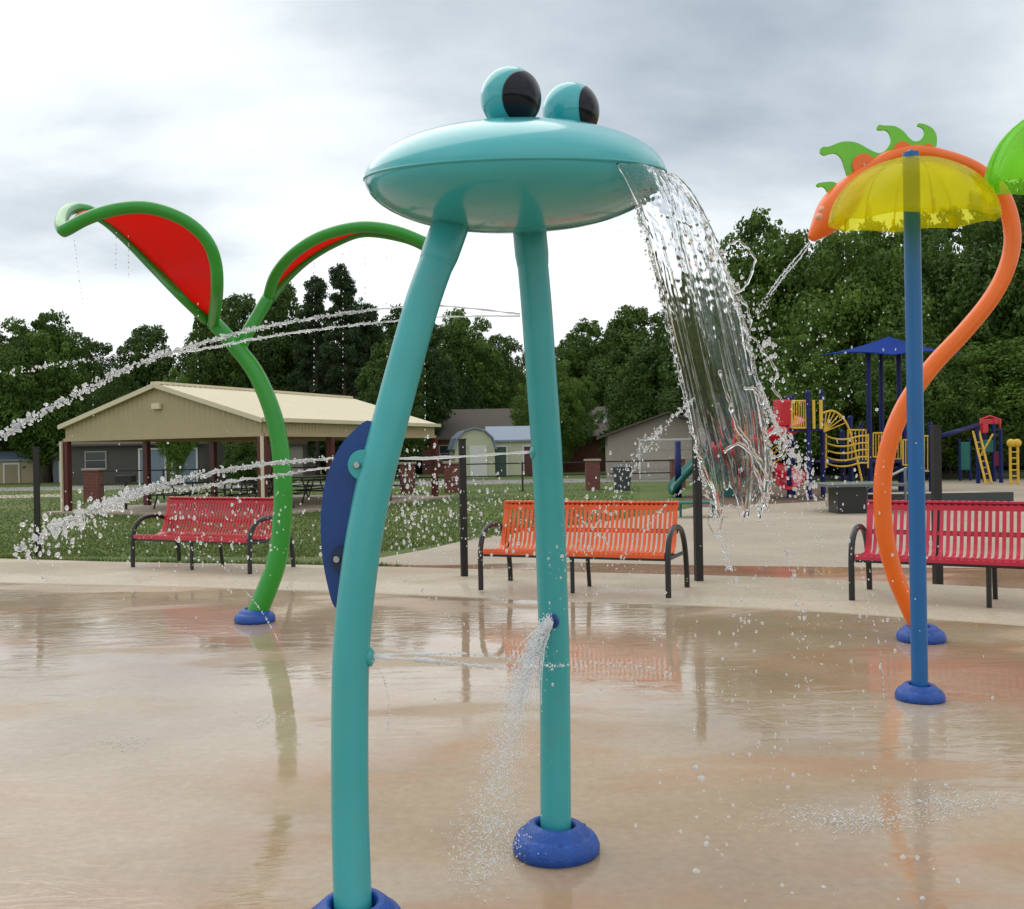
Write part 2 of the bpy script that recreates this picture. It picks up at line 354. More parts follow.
# curb walkway: sloped rim then flat top
def offs(d):
    out = []
    for i, p in enumerate(edge):
        t = (edge[min(i+1,n-1)]-edge[max(i-1,0)]).normalized(); nn = Vector((-t.y, t.x, 0)); out.append(p+nn*d)
    return out
wk = MB(); rows = [(0.0,.004),(.0,.0085),(.12,.022),(.30,.050),(.42,.060),(1.0,.062),(2.05,.062),(2.09,.055),(2.1,-.02)]
vv = []
for d, h in rows: vv += [(p.x,p.y,h) for p in offs(d)]
wk.add(vv, [(r*n+i, r*n+i+1, (r+1)*n+i+1, (r+1)*n+i) for r in range(len(rows)-1) for i in range(n-1)])
tag(wk.build('walkway', walkm, smooth=True), 'pale concrete rim walkway around the pad', 'walkway', kind='structure')
WH = .062
# play area concrete behind
pa = MB(); pts = [G(352,563),G(425,550),G(480,537),G(600,522),G(672,512),G(700,506),G(690,500),G(820,490),G(860,482),G(1060,478),(36,34,0),(30,6,0),(8,6,0),(4.5,9.6,0),(1,11.3,0),(-2,12.4,0)]
pa.add([(p[0],p[1],.004) for p in pts], [tuple(range(len(pts)))])
tag(pa.build('play_area_paving', playconc, tri=True), 'dry tan concrete between pad and playground', 'paving', kind='structure')
cl = MB(); pts = [G(360,565),G(440,566),G(560,563),G(700,566),G(860,568),G(1100,572),G(1160,600),G(900,592),G(700,586),G(480,582),G(400,578)]
cl.add([(p[0],p[1],.010) for p in smoothp([tuple(p) for p in pts], 4, True)], [tuple(range(len(pts)*4))])
tag(cl.build('clay_strip', claym, tri=True), 'wet red clay washed along the walkway', 'mud', kind='structure')
mu = MB(); pts = [G(690,506),G(770,504),G(835,499),G(850,488),G(780,484),G(700,490)]
mu.add([(p[0],p[1],.010) for p in smoothp([tuple(p) for p in pts], 4, True)], [tuple(range(len(pts)*4))])
tag(mu.build('mulch_bed', mulchm, tri=True), 'brown mulch under the playground', 'mulch', kind='structure')
rd = MB(); pts = [(-80,56),(40,46.5),(120,42),(120,48.5),(40,53),(-80,63)]
rd.add([(p[0],p[1],.005) for p in pts], [tuple(range(6))]); tag(rd.build('road', roadm), 'pale grey road behind the brick pillars', 'road', kind='structure')
pt = MB(); pts = [G(-200,499),G(60,494),G(60,497),G(-200,503)]
pt.add([(p[0],p[1],.004) for p in pts], [(0,1,2,3)]); tag(pt.build('path', playconc), 'thin pale path across the lawn', 'path', kind='structure')

# ---------------------------------------------------------------- frog sprayer
gc = G(555, 857); frog = thing('frog_sprayer', 'giant teal frog water feature with disc head, two bulging eyes and two curved legs', 'water feature', (gc.x, gc.y, 0))
def child(o, root):  # parent keeping world coords
    o.parent = root; o.location = Vector(o.location) - Vector(root.location); return o
def base_cover(c, name='base_cover', s=1.0, parent=None, rz=0, m=None):
    mb = MB(); c = Vector(c); n = 40
    prof = [(.168,0.0),(.176,.010),(.177,.034),(.170,.058),(.157,.080),(.146,.088),(.141,.086),(.136,.092),(.124,.110),(.108,.124),(.092,.130),(.082,.126),(.076,.112),(.074,.085)]
    vs = []
    for r_, z in prof:
        for k in range(n):
            a = 2*PI*k/n
            lob = 1 + .012*math.cos(3*(a+rz)) * (1 if r_ > .11 else .5)
            zz = z*.9*(1+ .05*math.cos(a-rz-1.2))
            vs.append(c + Vector((r_*lob*s*math.cos(a), r_*lob*s*math.sin(a), zz*s)))
    m_ = len(prof)
    mb.add(vs, [(i*n+k, i*n+(k+1)%n, (i+1)*n+(k+1)%n, (i+1)*n+k) for i in range(m_-1) for k in range(n)])
    o = mb.build(name, bluebase, smooth=True); child(o, parent)
    for k in range(3):
        a = rz + k*2*PI/3 + .5; b_ = MB(); q = c + Vector((math.cos(a)*.140*s, math.sin(a)*.140*s, .074*s))
        b_.lathe([(0.0,.004),(.010,.004),(.014,.001),(.015,-.008)], 12, org=q+Vector((0,0,.002)))
        ob = b_.build('bolt_cap', navy, smooth=True); ob.parent = o
    return o
# legs
LL = [(354,935,3.31),(352,880,3.35),(350,800,3.40),(350,700,3.43),(352,640,3.45),(360,565,3.47),(371,500,3.50),(388,430,3.54),(405,365,3.59),(424,298,3.65),(447,235,3.72),(457,205,3.75),(463,180,3.78)]
RL = [(556,857,3.97),(555.5,780,4.0),(555,700,4.03),(554,640,4.03),(552,580,4.03),(549.5,510,4.03),(546,440,4.02),(541,370,4.01),(536,300,4.0),(530,235,3.99),(527,200,3.98),(525,180,3.97)]
for px, rad, gx in ((LL, .0635, None), (RL, .0615, None)):
    pts = [P(*p) for p in smoothp(px, 6)]
    b0 = pts[0]; pts = [Vector((b0.x, b0.y, .01))] + [p for p in pts if p.z > .06]
    child(MB().tube(pts, rad, 32).build('leg', teal, smooth=True), frog)
    base_cover((b0.x, b0.y, H0), parent=frog, rz=.4 if px is LL else 2.2, s=.98)
    # collar where the leg meets the head
    j = len(pts)-16
    child(MB().tube(pts[j:j+7], [rad*1.0+.001]+[rad*1.09]*5+[rad*1.15], 32).build('collar', teal, smooth=True, auto=50), frog)
# head
hc = P(515, 178, 3.84); Rm = Matrix.Rotation(R(-.3), 3, 'Y') @ Matrix.Rotation(R(9.0), 3, 'X')
RD = .574; prof = []
for i in range(31):
    a = -PI/2 + PI*i/30*1.0
    r_ = RD*abs(math.cos(a))**.88; z = math.sin(a)
    z = (.200*abs(z)**1.08 if z > 0 else -.205*abs(z)**1.05)
    prof.append((r_, z))
child(MB().lathe(prof, 96, Rm, hc).build('head', teal_disc, smooth=True), frog)
child(MB().lathe([(RD*.985,-.011),(RD+.0035,-.004),(RD+.0035,.002),(RD*.988,.009)], 96, Rm, hc).build('rim_seam', teal, smooth=True), frog)
for (ex, ey, eZ, er, th) in ((510.5,98.5,3.78,.1145,37), (570.5,112,4.02,.114,69)):
    c = P(ex, ey, eZ); eye = child(MB().ball(c, er, 40, 28).build('eye', teal_disc, smooth=True), frog)
    tocam = (CAM-c).normalized(); side = tocam.cross(Vector((0,0,1))).normalized()*-1
    if side.x < 0: side = -side
    ax = (tocam*math.cos(R(th)) + side*math.sin(R(th))).normalized()
    ax = (ax + Vector((0,0,.06))).normalized()
    q = ax.to_track_quat('Z', 'Y').to_matrix(); ca = R(53)
    pr = [((er+.0025)*math.sin(ca*i/16), (er+.0025)*math.cos(ca*i/16)) for i in range(17)] + [((er-.004)*math.sin(ca), (er-.004)*math.cos(ca))]
    pu = MB().lathe(pr, 48, q, c).build('pupil', pupil_m, smooth=True); pu.parent = eye
# blue elbow fin
fo = smoothp([(371,421),(354,431),(338,451),(326,482),(321.5,517),(323,555),(329,588),(335,606),(343,604),(352,562),(362,505),(378,450)], 4, True)
fin = child(MB().plate([P(p[0], p[1], 3.54) for p in fo], .02, (0.1,1,0)).build('fin', navy, tri=True), frog)
for (bx, by, br, bm_) in ((363,465,.054,teal), (343,559,.046,paint('deep_navy',(.003,.015,.07),.35))):
    c = P(bx, by, 3.495); q = Vector((-.1,-1,0)).to_track_quat('Z','Y').to_matrix()
    o = MB().lathe([(0,.008),(br*.95,.008),(br,.003),(br,-.035)], 28, q, c).build('bolt_disc', bm_, smooth=True, auto=40); child(o, frog); 
    b2 = MB().lathe([(0,.02),(.010,.02),(.013,.016),(.013,.006)], 12, q, c+Vector((-.018,0,0))).build('bolt', steel, smooth=True, auto=40); b2.parent = o
# nozzles on legs
c = P(552, 621, 3.966); q = (CAM-c+Vector((-1.6,0,-1))).normalized().to_track_quat('Z','Y').to_matrix()
nzl = MB().lathe([(.030,-.004),(.030,.006),(.024,.010),(.016,.010),(.014,.0),(.0,-.002)], 20, q, c).build('nozzle', navy, smooth=True, auto=40); child(nzl, frog)
c2 = P(370, 657, 3.45); q = Vector((1,-.1,.05)).to_track_quat('Z','Y').to_matrix()
child(MB().lathe([(.034,-.012),(.033,.004),(.022,.012),(.008,.012),(.006,.004)], 20, q, c2).build('nozzle', teal, smooth=True, auto=40), frog)
for (nx, ny) in ((529,316),(534,452)):
    c3 = P(nx-1, ny, 4.01); q = Vector((-1,-.25,.1)).to_track_quat('Z','Y').to_matrix()
    child(MB().lathe([(.028,-.012),(.027,.004),(.018,.010),(.0,.010)], 16, q, c3).build('nozzle', teal, smooth=True, auto=40), frog)

# ---------------------------------------------------------------- leaf sprayer
gb = G(255, 622.5); leafs = thing('leaf_sprayer', 'tall green plant shaped sprayer with two curled leaves and red panels', 'water feature', (gb.x, gb.y, 0))
Zb = gb.y
stem = [(257,613,Zb),(266,592,Zb),(277,560,Zb),(282,520,Zb),(283,480,Zb),(279,440,Zb),(270,405,Zb),(255,372,Zb),(236,347,Zb),(214,323,Zb)]
sp = [P(*p) for p in smoothp(stem, 5)]
child(MB().tube([Vector((gb.x,gb.y,.01))]+sp, [.10]*2+[.10-.028*i/len(sp) for i in range(len(sp)-1)], 24).build('stem', green, smooth=True), leafs)
base_cover((gb.x+.0,gb.y,H0), parent=leafs, rz=1.1, s=1.1)
near = smoothp([(213,325,Zb),(217,292,8.95),(215.5,262,8.8),(205,238,8.7),(182,219,8.6),(150,208,8.55),(118,209,8.5),(88,218,8.5),(64,231,8.5)], 6)
endb = smoothp([(64,231,8.5),(61,224,8.7),(65,213,9.1),(75,208,9.5),(88,210,9.7)], 4)[1:-1]
far = smoothp([(88,210,9.7),(108,222,9.75),(130,242,9.7),(155,268,9.6),(182,296,9.4),(207,320,Zb)], 9)
loop = [P(*p) for p in near+endb+far]
def resample(pts, k):
    pts = [Vector(p) for p in pts]; L_ = [0]
    for a, b in zip(pts, pts[1:]): L_.append(L_[-1]+(b-a).length)
    out = []; j = 0
    for i in range(k):
        t = L_[-1]*i/(k-1)
        while j < len(pts)-2 and L_[j+1] < t: j += 1
        out.append(pts[j].lerp(pts[j+1], min(1, (t-L_[j])/max(1e-9, L_[j+1]-L_[j]))))
    return out
child(MB().tube(resample(loop, 110), .055, 18).build('leaf_rim', green, smooth=True), leafs)
def panel(A, B, name, sag=0.05):
    A = resample(A, 40); B = resample(B, 40); mb = MB(); vs = []
    for a, b in zip(A, B):
        for k in range(9):
            t = k/8; vs.append(a.lerp(b, t)+Vector((0,0,sag*4*t*(1-t))))
    mb.add(vs, [(i*9+k, i*9+k+1, (i+1)*9+k+1, (i+1)*9+k) for i in range(39) for k in range(8)])
    o = mb.build(name, redpanel, smooth=True); s = o.modifiers.new('s', 'SOLIDIFY'); s.thickness = .012; return child(o, leafs)
panel([P(*p) for p in near], [P(*p) for p in reversed(far)], 'leaf_panel')
br = [(239,350,Zb+.02),(247,334,Zb+.05),(257,317,Zb+.1),(268,298,Zb+.15)]
child(MB().tube([P(*p) for p in smoothp(br, 4)], .062, 18).build('branch', green, smooth=True), leafs)
Zr = Zb+.15
near2 = smoothp([(268,298,Zr),(275,276,Zr-.15),(293,254,Zr-.3),(322,236,Zr-.4),(360,227,Zr-.45),(395,231,Zr-.45),(428,244,Zr-.4)], 6)
end2 = smoothp([(428,244,Zr-.4),(436,250,Zr-.2),(438,252,Zr+.1),(430,249,Zr+.5)], 4)[1:-1]
far2 = smoothp([(430,249,Zr+.5),(405,238,Zr+.6),(365,232,Zr+.6),(335,242,Zr+.55),(308,258,Zr+.4),(286,278,Zr+.2),(270,298,Zr)], 6)
child(MB().tube(resample([P(*p) for p in near2+end2+far2], 90), .053, 18).build('leaf_rim', green, smooth=True), leafs)
panel([P(*p) for p in near2], [P(*p) for p in reversed(far2)], 'leaf_panel', .03)

# ---------------------------------------------------------------- sea serpent sprayer
gs = G(921, 641.5); Zs = gs.y; ser = thing('serpent_sprayer', 'orange serpent shaped sprayer with curved body, pointed head and lime green crest', 'water feature', (gs.x, gs.y, 0))
body = [(921,634),(908,606),(895,575),(886,540),(882.5,505),(884,468),(893,432),(909,398),(934,364),(963,333),(990,300),(1006,270),(1012.5,240),(1008,210),(996,187),(974,169),(945,158),(915,153),(886,160),(864,175)]
bp = [P(p[0],p[1],Zs) for p in smoothp(body, 6)]
rs = [.0665 + .003*math.sin(i*.05) for i in range(len(bp))]
child(MB().tube([Vector((gs.x,gs.y,.01))]+bp, [.0665]+rs, 24).build('body', orange, smooth=True), ser)
base_cover((gs.x,gs.y,H0), parent=ser, rz=.2, s=1.08)
hp = smoothp([(868,171,8,0),(856,183,11.5,0),(845,197,16,0),(834,211,17,0),(824,224,13,0),(816,233,8,0),(811,239,4,0)], 5)
head = child(MB().tube([P(p[0],p[1],Zs) for p in hp], [p[2]*Zs/F for p in hp], 24).build('head', orange, smooth=True), ser)
for (nx, ny) in ((823,210),(820,217)):
    o = MB().ball(P(nx, ny, Zs-.06), .034, 14, 8).build('nostril', paint('peach', (.75,.38,.25), .4), smooth=True); o.parent = head
def c6(l): return [(x/4.13+780, y/4.13+110) for x, y in l]
crest1 = smoothp(c6([(285,290),(268,245),(252,200),(228,180),(200,183),(182,188),(166,178),(167,160),(184,153),(200,153),(258,132),(315,137),(365,163),(408,180),(440,162),(456,130),(452,100),(436,84),(418,84),(402,82),(401,68),(412,63),(430,66),(470,68),(505,87),(530,115),(553,131),(578,125),(593,103),(592,80),(577,70),(567,66),(568,58),(577,57),(600,62),(630,80),(645,112),(640,158),(600,166),(500,172),(400,215),(330,260)]), 3, True)
crest2 = smoothp(c6([(150,312),(153,305),(175,300),(215,298),(240,310),(250,328),(240,350),(205,365),(198,350),(190,330),(175,317),(158,319)]), 3, True)
for cr in (crest1, crest2):
    child(MB().plate([P(p[0],p[1],Zs) for p in cr], .025, (0,1,0)).build('crest', crestgreen, tri=True), ser)
for (dx_, dy_, rr_) in ((345,228,11.5),(505,165,8.5),(612,158,4.5),(222,345,5.3)):
    c = P(dx_/4.13+780, dy_/4.13+110, Zs-.018); q = Vector((0,-1,0)).to_track_quat('Z','Y').to_matrix(); r_ = rr_*Zs/F
    o = MB().lathe([(0,.012),(r_*.94,.012),(r_,.006),(r_,-.045)], 28, q, c).build('crest_disc', orange, smooth=True, auto=40); child(o, ser)
    b2 = MB().lathe([(0,.02),(.008,.02),(.011,.016),(.011,.006)], 10, q, c).build('bolt', steel, smooth=True, auto=40); b2.parent = o

# ---------------------------------------------------------------- umbrellas
def umbrella(gx, gy, top_z, rad, pole_r, m, label, drop, lean=0):
    t = thing('umbrella_sprayer', label, 'water feature', (gx, gy, 0), 0, 'umbrella sprayers on poles')
    pts = [Vector((lean*k/8, 0, .01+(top_z+.02)*k/8)) for k in range(9)]
    MB().tube(pts, pole_r, 28).build('pole', bluepole, t, smooth=True, auto=60)
    bc = base_cover((0,0,H0), parent=t, rz=.9, s=.84); bc.location = (0,0,0)
    MB().lathe([(0,.05),(.018,.048),(.03,.03),(.034,0),(.05,-.012)], 20, org=(lean,0,top_z)).build('finial', bluepole, t, smooth=True)
    mb = MB(); n = 96; m_ = 14; vs = []; tilt = .10
    for i in range(m_+1):
        a = (PI/2)*i/m_*.96 + .04; 
        for k in range(n):
            an = 2*PI*k/n; u = abs(math.sin(4*an+.6))          # eight panels
            bul = 1 - .035*(1-u)*math.sin(a)
            r_ = rad*math.sin(a)*bul; z = -drop*(1-math.cos(a)) - (.022*(1-u)*(i/m_)**5)
            vs.append((lean+r_*math.cos(an), r_*math.sin(an), top_z+z+tilt*r_*math.sin(an)))
    mb.add(vs, [(i*n+k, i*n+(k+1)%n, (i+1)*n+(k+1)%n, (i+1)*n+k) for i in range(m_) for k in range(n)])
    o = mb.build('canopy', m, t, smooth=True); s = o.modifiers.new('s','SOLIDIFY'); s.thickness = .006
    for k in range(8):
        an = (k*PI - .6)/4; pr = []
        for i in range(m_+1):
            a = (PI/2)*i/m_*.96+.04; r_ = rad*math.sin(a)*.962
            pr.append((lean+r_*math.cos(an), r_*math.sin(an), top_z-drop*(1-math.cos(a))-.022*(i/m_)**5-.002+tilt*r_*math.sin(an)))
        MB().tube(pr, .006, 6).build('rib', m, o, smooth=True)
    for k in range(8):      # small tabs inside the rim
        an = (k*PI - .6)/4+.02
        MB().box((lean+rad*.925*math.cos(an), rad*.925*math.sin(an), top_z-drop+.04+tilt*rad*.925*math.sin(an)), (.030,.014,.07), an).build('tab', m, o)
    return t
gu = G(920, 700.5)
umbrella(gu.x, gu.y, P(911,157,gu.y).z-.005, .505, .050, umb_yellow, 'blue pole umbrella sprayer with a translucent yellow canopy', .40, P(911,157,gu.y).x-gu.x)
tz = P(1064,106,gu.y+.15)
umbrella(tz.x, gu.y+.15, tz.z, .475, .050, umb_green, 'umbrella sprayer with a translucent green canopy at the right edge', .50, 0)

# ---------------------------------------------------------------- benches
def make_bench(label, m, loc, rz, length=2.3):
    t = thing('bench', label, 'bench', loc, rz, 'slatted metal benches beside the pad')
    prof = smoothp([(.0,.405),(-.012,.43),(.01,.452),(.10,.448),(.25,.432),(.38,.428),(.46,.452),(.505,.52),(.54,.63),(.585,.78),(.625,.91),(.65,.955),(.68,.955),(.69,.93)], 4)
    ns = 38; pitch = length/ns
    def strips(i0, i1, name):
        mb = MB()
        for s in range(ns):
            xc = -length/2 + pitch*(s+.5); w_ = pitch*.56; vs = []
            if s in (0, ns-1): w_ = pitch*.98
            for i in range(i0, i1+1):
                p = prof[i]; q = prof[min(i+1,len(prof)-1)]; p_ = prof[max(i-1,0)]
                tx, tz_ = q[0]-p_[0], q[1]-p_[1]; l = math.hypot(tx, tz_); nx, nz_ = -tz_/l*.006, tx/l*.006
                vs += [(xc-w_/2,p[0]+nx,p[1]+nz_),(xc+w_/2,p[0]+nx,p[1]+nz_),(xc+w_/2,p[0]-nx,p[1]-nz_),(xc-w_/2,p[0]-nx,p[1]-nz_)]
            k = i1-i0+1
            fs = [(a*4+j, a*4+(j+1)%4, (a+1)*4+(j+1)%4, (a+1)*4+j) for a in range(k-1) for j in range(4)] + [(3,2,1,0), tuple((k-1)*4+j for j in range(4))]
            mb.add(vs, fs)
        return mb
    split = 24
    s = strips(4, split, 'seat'); s.box((0,.0,.43),(length,.022,.055)); s.box((0,.055,.447),(length,.05,.016)); s.build('seat', m, t, smooth=True, auto=35)
    b = strips(split, len(prof)-3, 'backrest'); b.box((0,.645,.952),(length,.075,.018)); b.box((0,.682,.935),(length,.014,.045)); b.box((0,.612,.895),(length,.016,.05))
    b.box((0,.552,.64),(length,.013,.035)); b.build('backrest', m, t, smooth=True, auto=35)
    fr = MB(); fr.bar((-length/2,.03,.395),(length/2,.03,.395),.04); fr.bar((-length/2,.42,.395),(length/2,.42,.395),.04); fr.bar((-length/2,.585,.64),(length/2,.585,.64),.045)
    fr.bar((-length/2,.665,.88),(length/2,.665,.88),.03)
    fr.build('frame', black, t)
    for sx_ in (-1,1):
        pr = smoothp([(0,0),(0,.2),(.0,.36),(.02,.50),(.09,.62),(.22,.69),(.42,.70),(.60,.65),(.72,.53),(.79,.36),(.83,.17),(.84,0)], 4)
        MB().tube([(sx_*(length/2+.035),p[0],p[1]) for p in pr], .030, 14).build('arm_frame', black, t, smooth=True, auto=60)
    for y0_, y1_ in ((.05,.05),(.56,.62)):
        MB().tube([(0,y1_,0),(0,y0_,.40)], .024, 12).build('leg', black, t, smooth=True, auto=60)
    for sx_ in (-1,1): MB().tube([(sx_*(length/2+.035),.62,.40),(sx_*(length/2+.035),.01,.395)],.02,10).build('side_rail', black, t, smooth=True, auto=60)
    return t
def bench_at(pxl, pyl, pxr, pyr, label, m, yaw, length):
    a = G(pxl, pyl, WH); d = Vector((math.cos(yaw), math.sin(yaw), 0))
    c = a + d*(length/2+.035)
    return make_bench(label, m, (c.x, c.y, WH), yaw, length)
bench_at(133,567,0,0,'cherry red slatted metal bench on the walkway in front of the pavilion', benchred, R(-29), 2.14)
bench_at(481,590,0,0,'bright orange slatted metal bench behind the legs of the frog sprayer', benchorange, R(-23), 2.06)
bench_at(852,600,0,0,'crimson slatted metal bench behind the blue umbrella pole', benchred2, R(-31), 2.4)

# ---------------------------------------------------------------- dark posts
for (x_, y_, ytop, lab) in ((38,556,448,'slim dark post at the lawn edge left of the cherry red bench'),(464.5,581,440,'slim dark post just left of the orange bench'),
                            (699,586,432,'slim dark post at the right end of the orange bench'),(938,588,427,'slim dark post behind the crimson bench, nearest the playground ramp')):
    gp = G(x_, y_); top = P(x_, ytop, gp.y).z
    t = thing('post', lab, 'post', (gp.x, gp.y, 0), .2, 'slim dark posts around the pad')
    MB().box((0,0,top/2),(.085,.085,top)).build('shaft', blackpost, t, bevel=.006)
    MB().box((0,0,top+.008),(.098,.098,.018)).build('cap', blackpost, t, bevel=.004)
    MB().box((0,0,.012),(.17,.17,.02)).build('foot_plate', blackpost, t, bevel=.004)


# ---------------------------------------------------------------- pavilion
A = G(68,513); B = Vector((-6.7,26.8,0)); A = Vector((A.x,A.y,0)); 
ang = math.atan2(A.y-B.y, A.x-B.x)      # local x: from B towards A ; local y: back
W_ = (A-B).length; D_ = 9.55
pav = thing('pavilion', 'open picnic pavilion with a tan gabled metal roof on dark red posts', 'pavilion', tuple(B), ang)
sgn = -1   # local y axis pointing away from camera after rotation ~ 156 deg
def lp(x, y, z): return (x, sgn*y, z)
ov = .13; e0 = 2.60; rg = 3.68; fb = 2.20
def roofmesh(side):
    mb = MB(); x0 = -ov if side == 0 else W_+ov; xm = W_/2; z0 = e0-.02
    nrib = 44; vs = []
    for i in range(nrib*4+1):
        y = -ov + (D_+2*ov)*i/(nrib*4); h = .03 if i % 4 == 0 else 0
        vs += [lp(x0,y,z0+h), lp(xm,y,rg+h), lp(x0,y,z0+h-.07), lp(xm,y,rg+h-.07)]
    k = nrib*4+1
    mb.add(vs, [(i*4,(i+1)*4,(i+1)*4+1,i*4+1) for i in range(k-1)] + [(i*4+2,i*4+3,(i+1)*4+3,(i+1)*4+2) for i in range(k-1)] + [(i*4,i*4+2,(i+1)*4+2,(i+1)*4) for i in range(k-1)] + [(0,1,3,2),((k-1)*4,(k-1)*4+2,(k-1)*4+3,(k-1)*4+1)])
    return mb
for sd_ in (0,1): roofmesh(sd_).build('roof', tan, pav)
MB().bar(lp(W_/2,-ov-.02,rg+.03), lp(W_/2,D_+ov+.02,rg+.03), .26, .07).build('ridge_cap', tan, pav)
for yy in (-.02, D_+.02):                # gable walls, ribbed
    mb = MB(); nr = 40; vs = []
    for i in range(nr*2+1):
        x = -.02 + (W_+.04)*i/(nr*2); zt = e0 + (rg-e0)*(1-abs(x-W_/2)/(W_/2+ov)) - .06; dy_ = .018 if i % 2 else 0
        vs += [lp(x,yy+dy_,fb), lp(x,yy+dy_,zt)]
    mb.add(vs, [(i*2,i*2+1,(i+1)*2+1,(i+1)*2) for i in range(nr*2)])
    mb.box(lp(W_/2,yy,fb-.03),(W_+.1,.10,.09)); mb.build('gable_wall', tanwall, pav)
for xx in (-.02, W_+.02):
    mb = MB(); nr = 60; vs = []
    for i in range(nr*2+1):
        y = (D_)*i/(nr*2); dd = .018 if i % 2 else 0
        vs += [lp(xx+dd,y,fb), lp(xx+dd,y,e0-.02)]
    mb.add(vs, [(i*2,i*2+1,(i+1)*2+1,(i+1)*2) for i in range(nr*2)]); mb.box(lp(xx,D_/2,fb-.03),(.10,D_-.1,.09)); mb.build('side_wall', tanwall, pav)
for xx in (-ov-.05, W_+ov+.05): MB().box(lp(xx,D_/2,e0-.03),(.09,D_+2*ov,.11)).build('gutter', tan, pav)
for yy in (-ov-.03,):
    for a_, b_ in ((-ov-.02,W_/2),(W_+ov+.02,W_/2)): MB().bar(lp(a_,yy,e0-.05), lp(b_,yy,rg-.04), .04, .13).build('rake_trim', tan, pav)
for xx in (.0, W_):
    for k in range(4):
        MB().box(lp(xx,D_*k/3,(fb-.07)/2),(.20,.17,fb-.08)).build('post', maroon, pav, bevel=.01)
for xx in (-.10, W_+.10): MB().box(lp(xx,.0-.12,(fb-.07)/2),(.07,.06,fb-.08)).build('downspout', tan, pav)
MB().box(lp(W_/2,-.08,3.05),(.30,.10,.16)).build('gable_lamp', tan, pav, bevel=.01)
sl_ = MB().box(lp(W_/2,D_/2,.03),(W_+1.0,D_+1.0,.06)).build('slab', playconc, pav)
# picnic tables
def picnic(loc, rz, label):
    t = thing('picnic_table', label, 'picnic table', loc, rz, 'black picnic tables under the pavilion')
    MB().box((0,0,.75),(1.9,.76,.04)).build('tabletop', black, t, bevel=.01)
    for s in (-1,1): MB().box((0,s*.68,.44),(1.9,.27,.035)).build('seat', black, t, bevel=.01)
    for s in (-1,1):
        for q in (-1,1): MB().tube([(s*.7,q*.5,.0),(s*.7,q*.22,.73)],.025,8).build('leg', black, t)
        MB().tube([(s*.7,-.68,.42),(s*.7,.68,.42)],.025,8).build('crossbar', black, t)
Mp = Matrix.Translation(B) @ Matrix.Rotation(ang,4,'Z')
for i,(x,y,l) in enumerate(((1.2,1.6,'black picnic table under the pavilion, nearest its front right post'),(1.4,5.0,'black picnic table under the pavilion, behind the nearest right-hand table'),(1.3,8.2,'black picnic table at the back right corner of the pavilion'),
        (4.6,2.0,'black picnic table under the pavilion behind the cherry red bench, front row'),(4.7,5.4,'black picnic table under the middle of the pavilion, left side'),(4.6,8.4,'black picnic table at the back left corner of the pavilion'))):
    q = Mp @ Vector((x,-y,.06)); picnic(tuple(q), ang+R(90), l)
q = Mp @ Vector((5.9,-1.0,.06)); t = thing('barbecue_grill','small black pedestal grill in the pavilion beside its left posts','grill',tuple(q))
MB().tube([(0,0,0),(0,0,.8)],.04,10).build('stand', black, t); MB().box((0,0,.92),(.5,.4,.22)).build('firebox', black, t, bevel=.02)
# brick pillars and fence
pl = []
for (x_, zz, lab) in ((94,38,'brick pillar left of the pavilion posts'),(408,40,'brick pillar just left of the right rear pavilion post'),(452,40,'brick pillar just right of the pavilion'),
                      (593,40.5,'brick pillar behind the middle of the orange bench'),(678,41,'brick pillar beside the teal slide')):
    gx = ray(x_,500); X = gx.x/gx.y*zz
    t = thing('brick_pillar', lab, 'pillar', (X,zz,0), 0, 'brick pillars along the road'); pl.append((X,zz))
    MB().box((0,0,.58),(.56,.56,1.16)).build('shaft', brick, t); MB().box((0,0,1.20),(.66,.66,.08)).build('cap', playconc, t, bevel=.01)
def fence(a, b, label):
    a = Vector((*a,0)); b = Vector((*b,0)); c = (a+b)/2; d = b-a; l = d.length
    t = thing('fence', label, 'fence', tuple(c), math.atan2(d.y,d.x), 'black rail fences between the brick pillars')
    for z in (1.12,.62): MB().box((0,0,z),(l,.045,.05)).build('rail', black, t)
    m = max(1, round(l/2.3))
    for k in range(1,m): MB().box((-l/2+l*k/m,0,.58),(.07,.07,1.16)).build('post', black, t)
def cut(p,q,d=.3):
    p=Vector(p); q=Vector(q); u=(q-p).normalized(); return tuple(p+u*d), tuple(q-u*d)
for (i,j,lab) in ((1,2,'short black rail fence between the two pillars by the pavilion'),(2,3,'black rail fence right of the pavilion behind the frog legs'),(3,4,'black rail fence in front of the grey garage')):
    fence(*cut(pl[i],pl[j]), lab)
fence((pl[0][0]+.3,pl[0][1]),(pl[1][0]-.3,pl[1][1]), 'long black rail fence seen through the pavilion')
# trash bin
q = G(618,489); t = thing('trash_bin','dark grey trash bin beside the brick pillar behind the orange bench','bin',(q.x,39,0))
MB().lathe([(.0,0),(.30,0),(.34,.5),(.36,.85),(.33,.88)],20).build('body', paint('dark_grey',(.05,.06,.07),.6), t, smooth=True, auto=40); MB().lathe([(.38,.86),(.38,.93),(.30,1.0),(0,1.03)],20).build('lid', paint('dark_grey_lid',(.07,.08,.09),.6), t, smooth=True, auto=40)

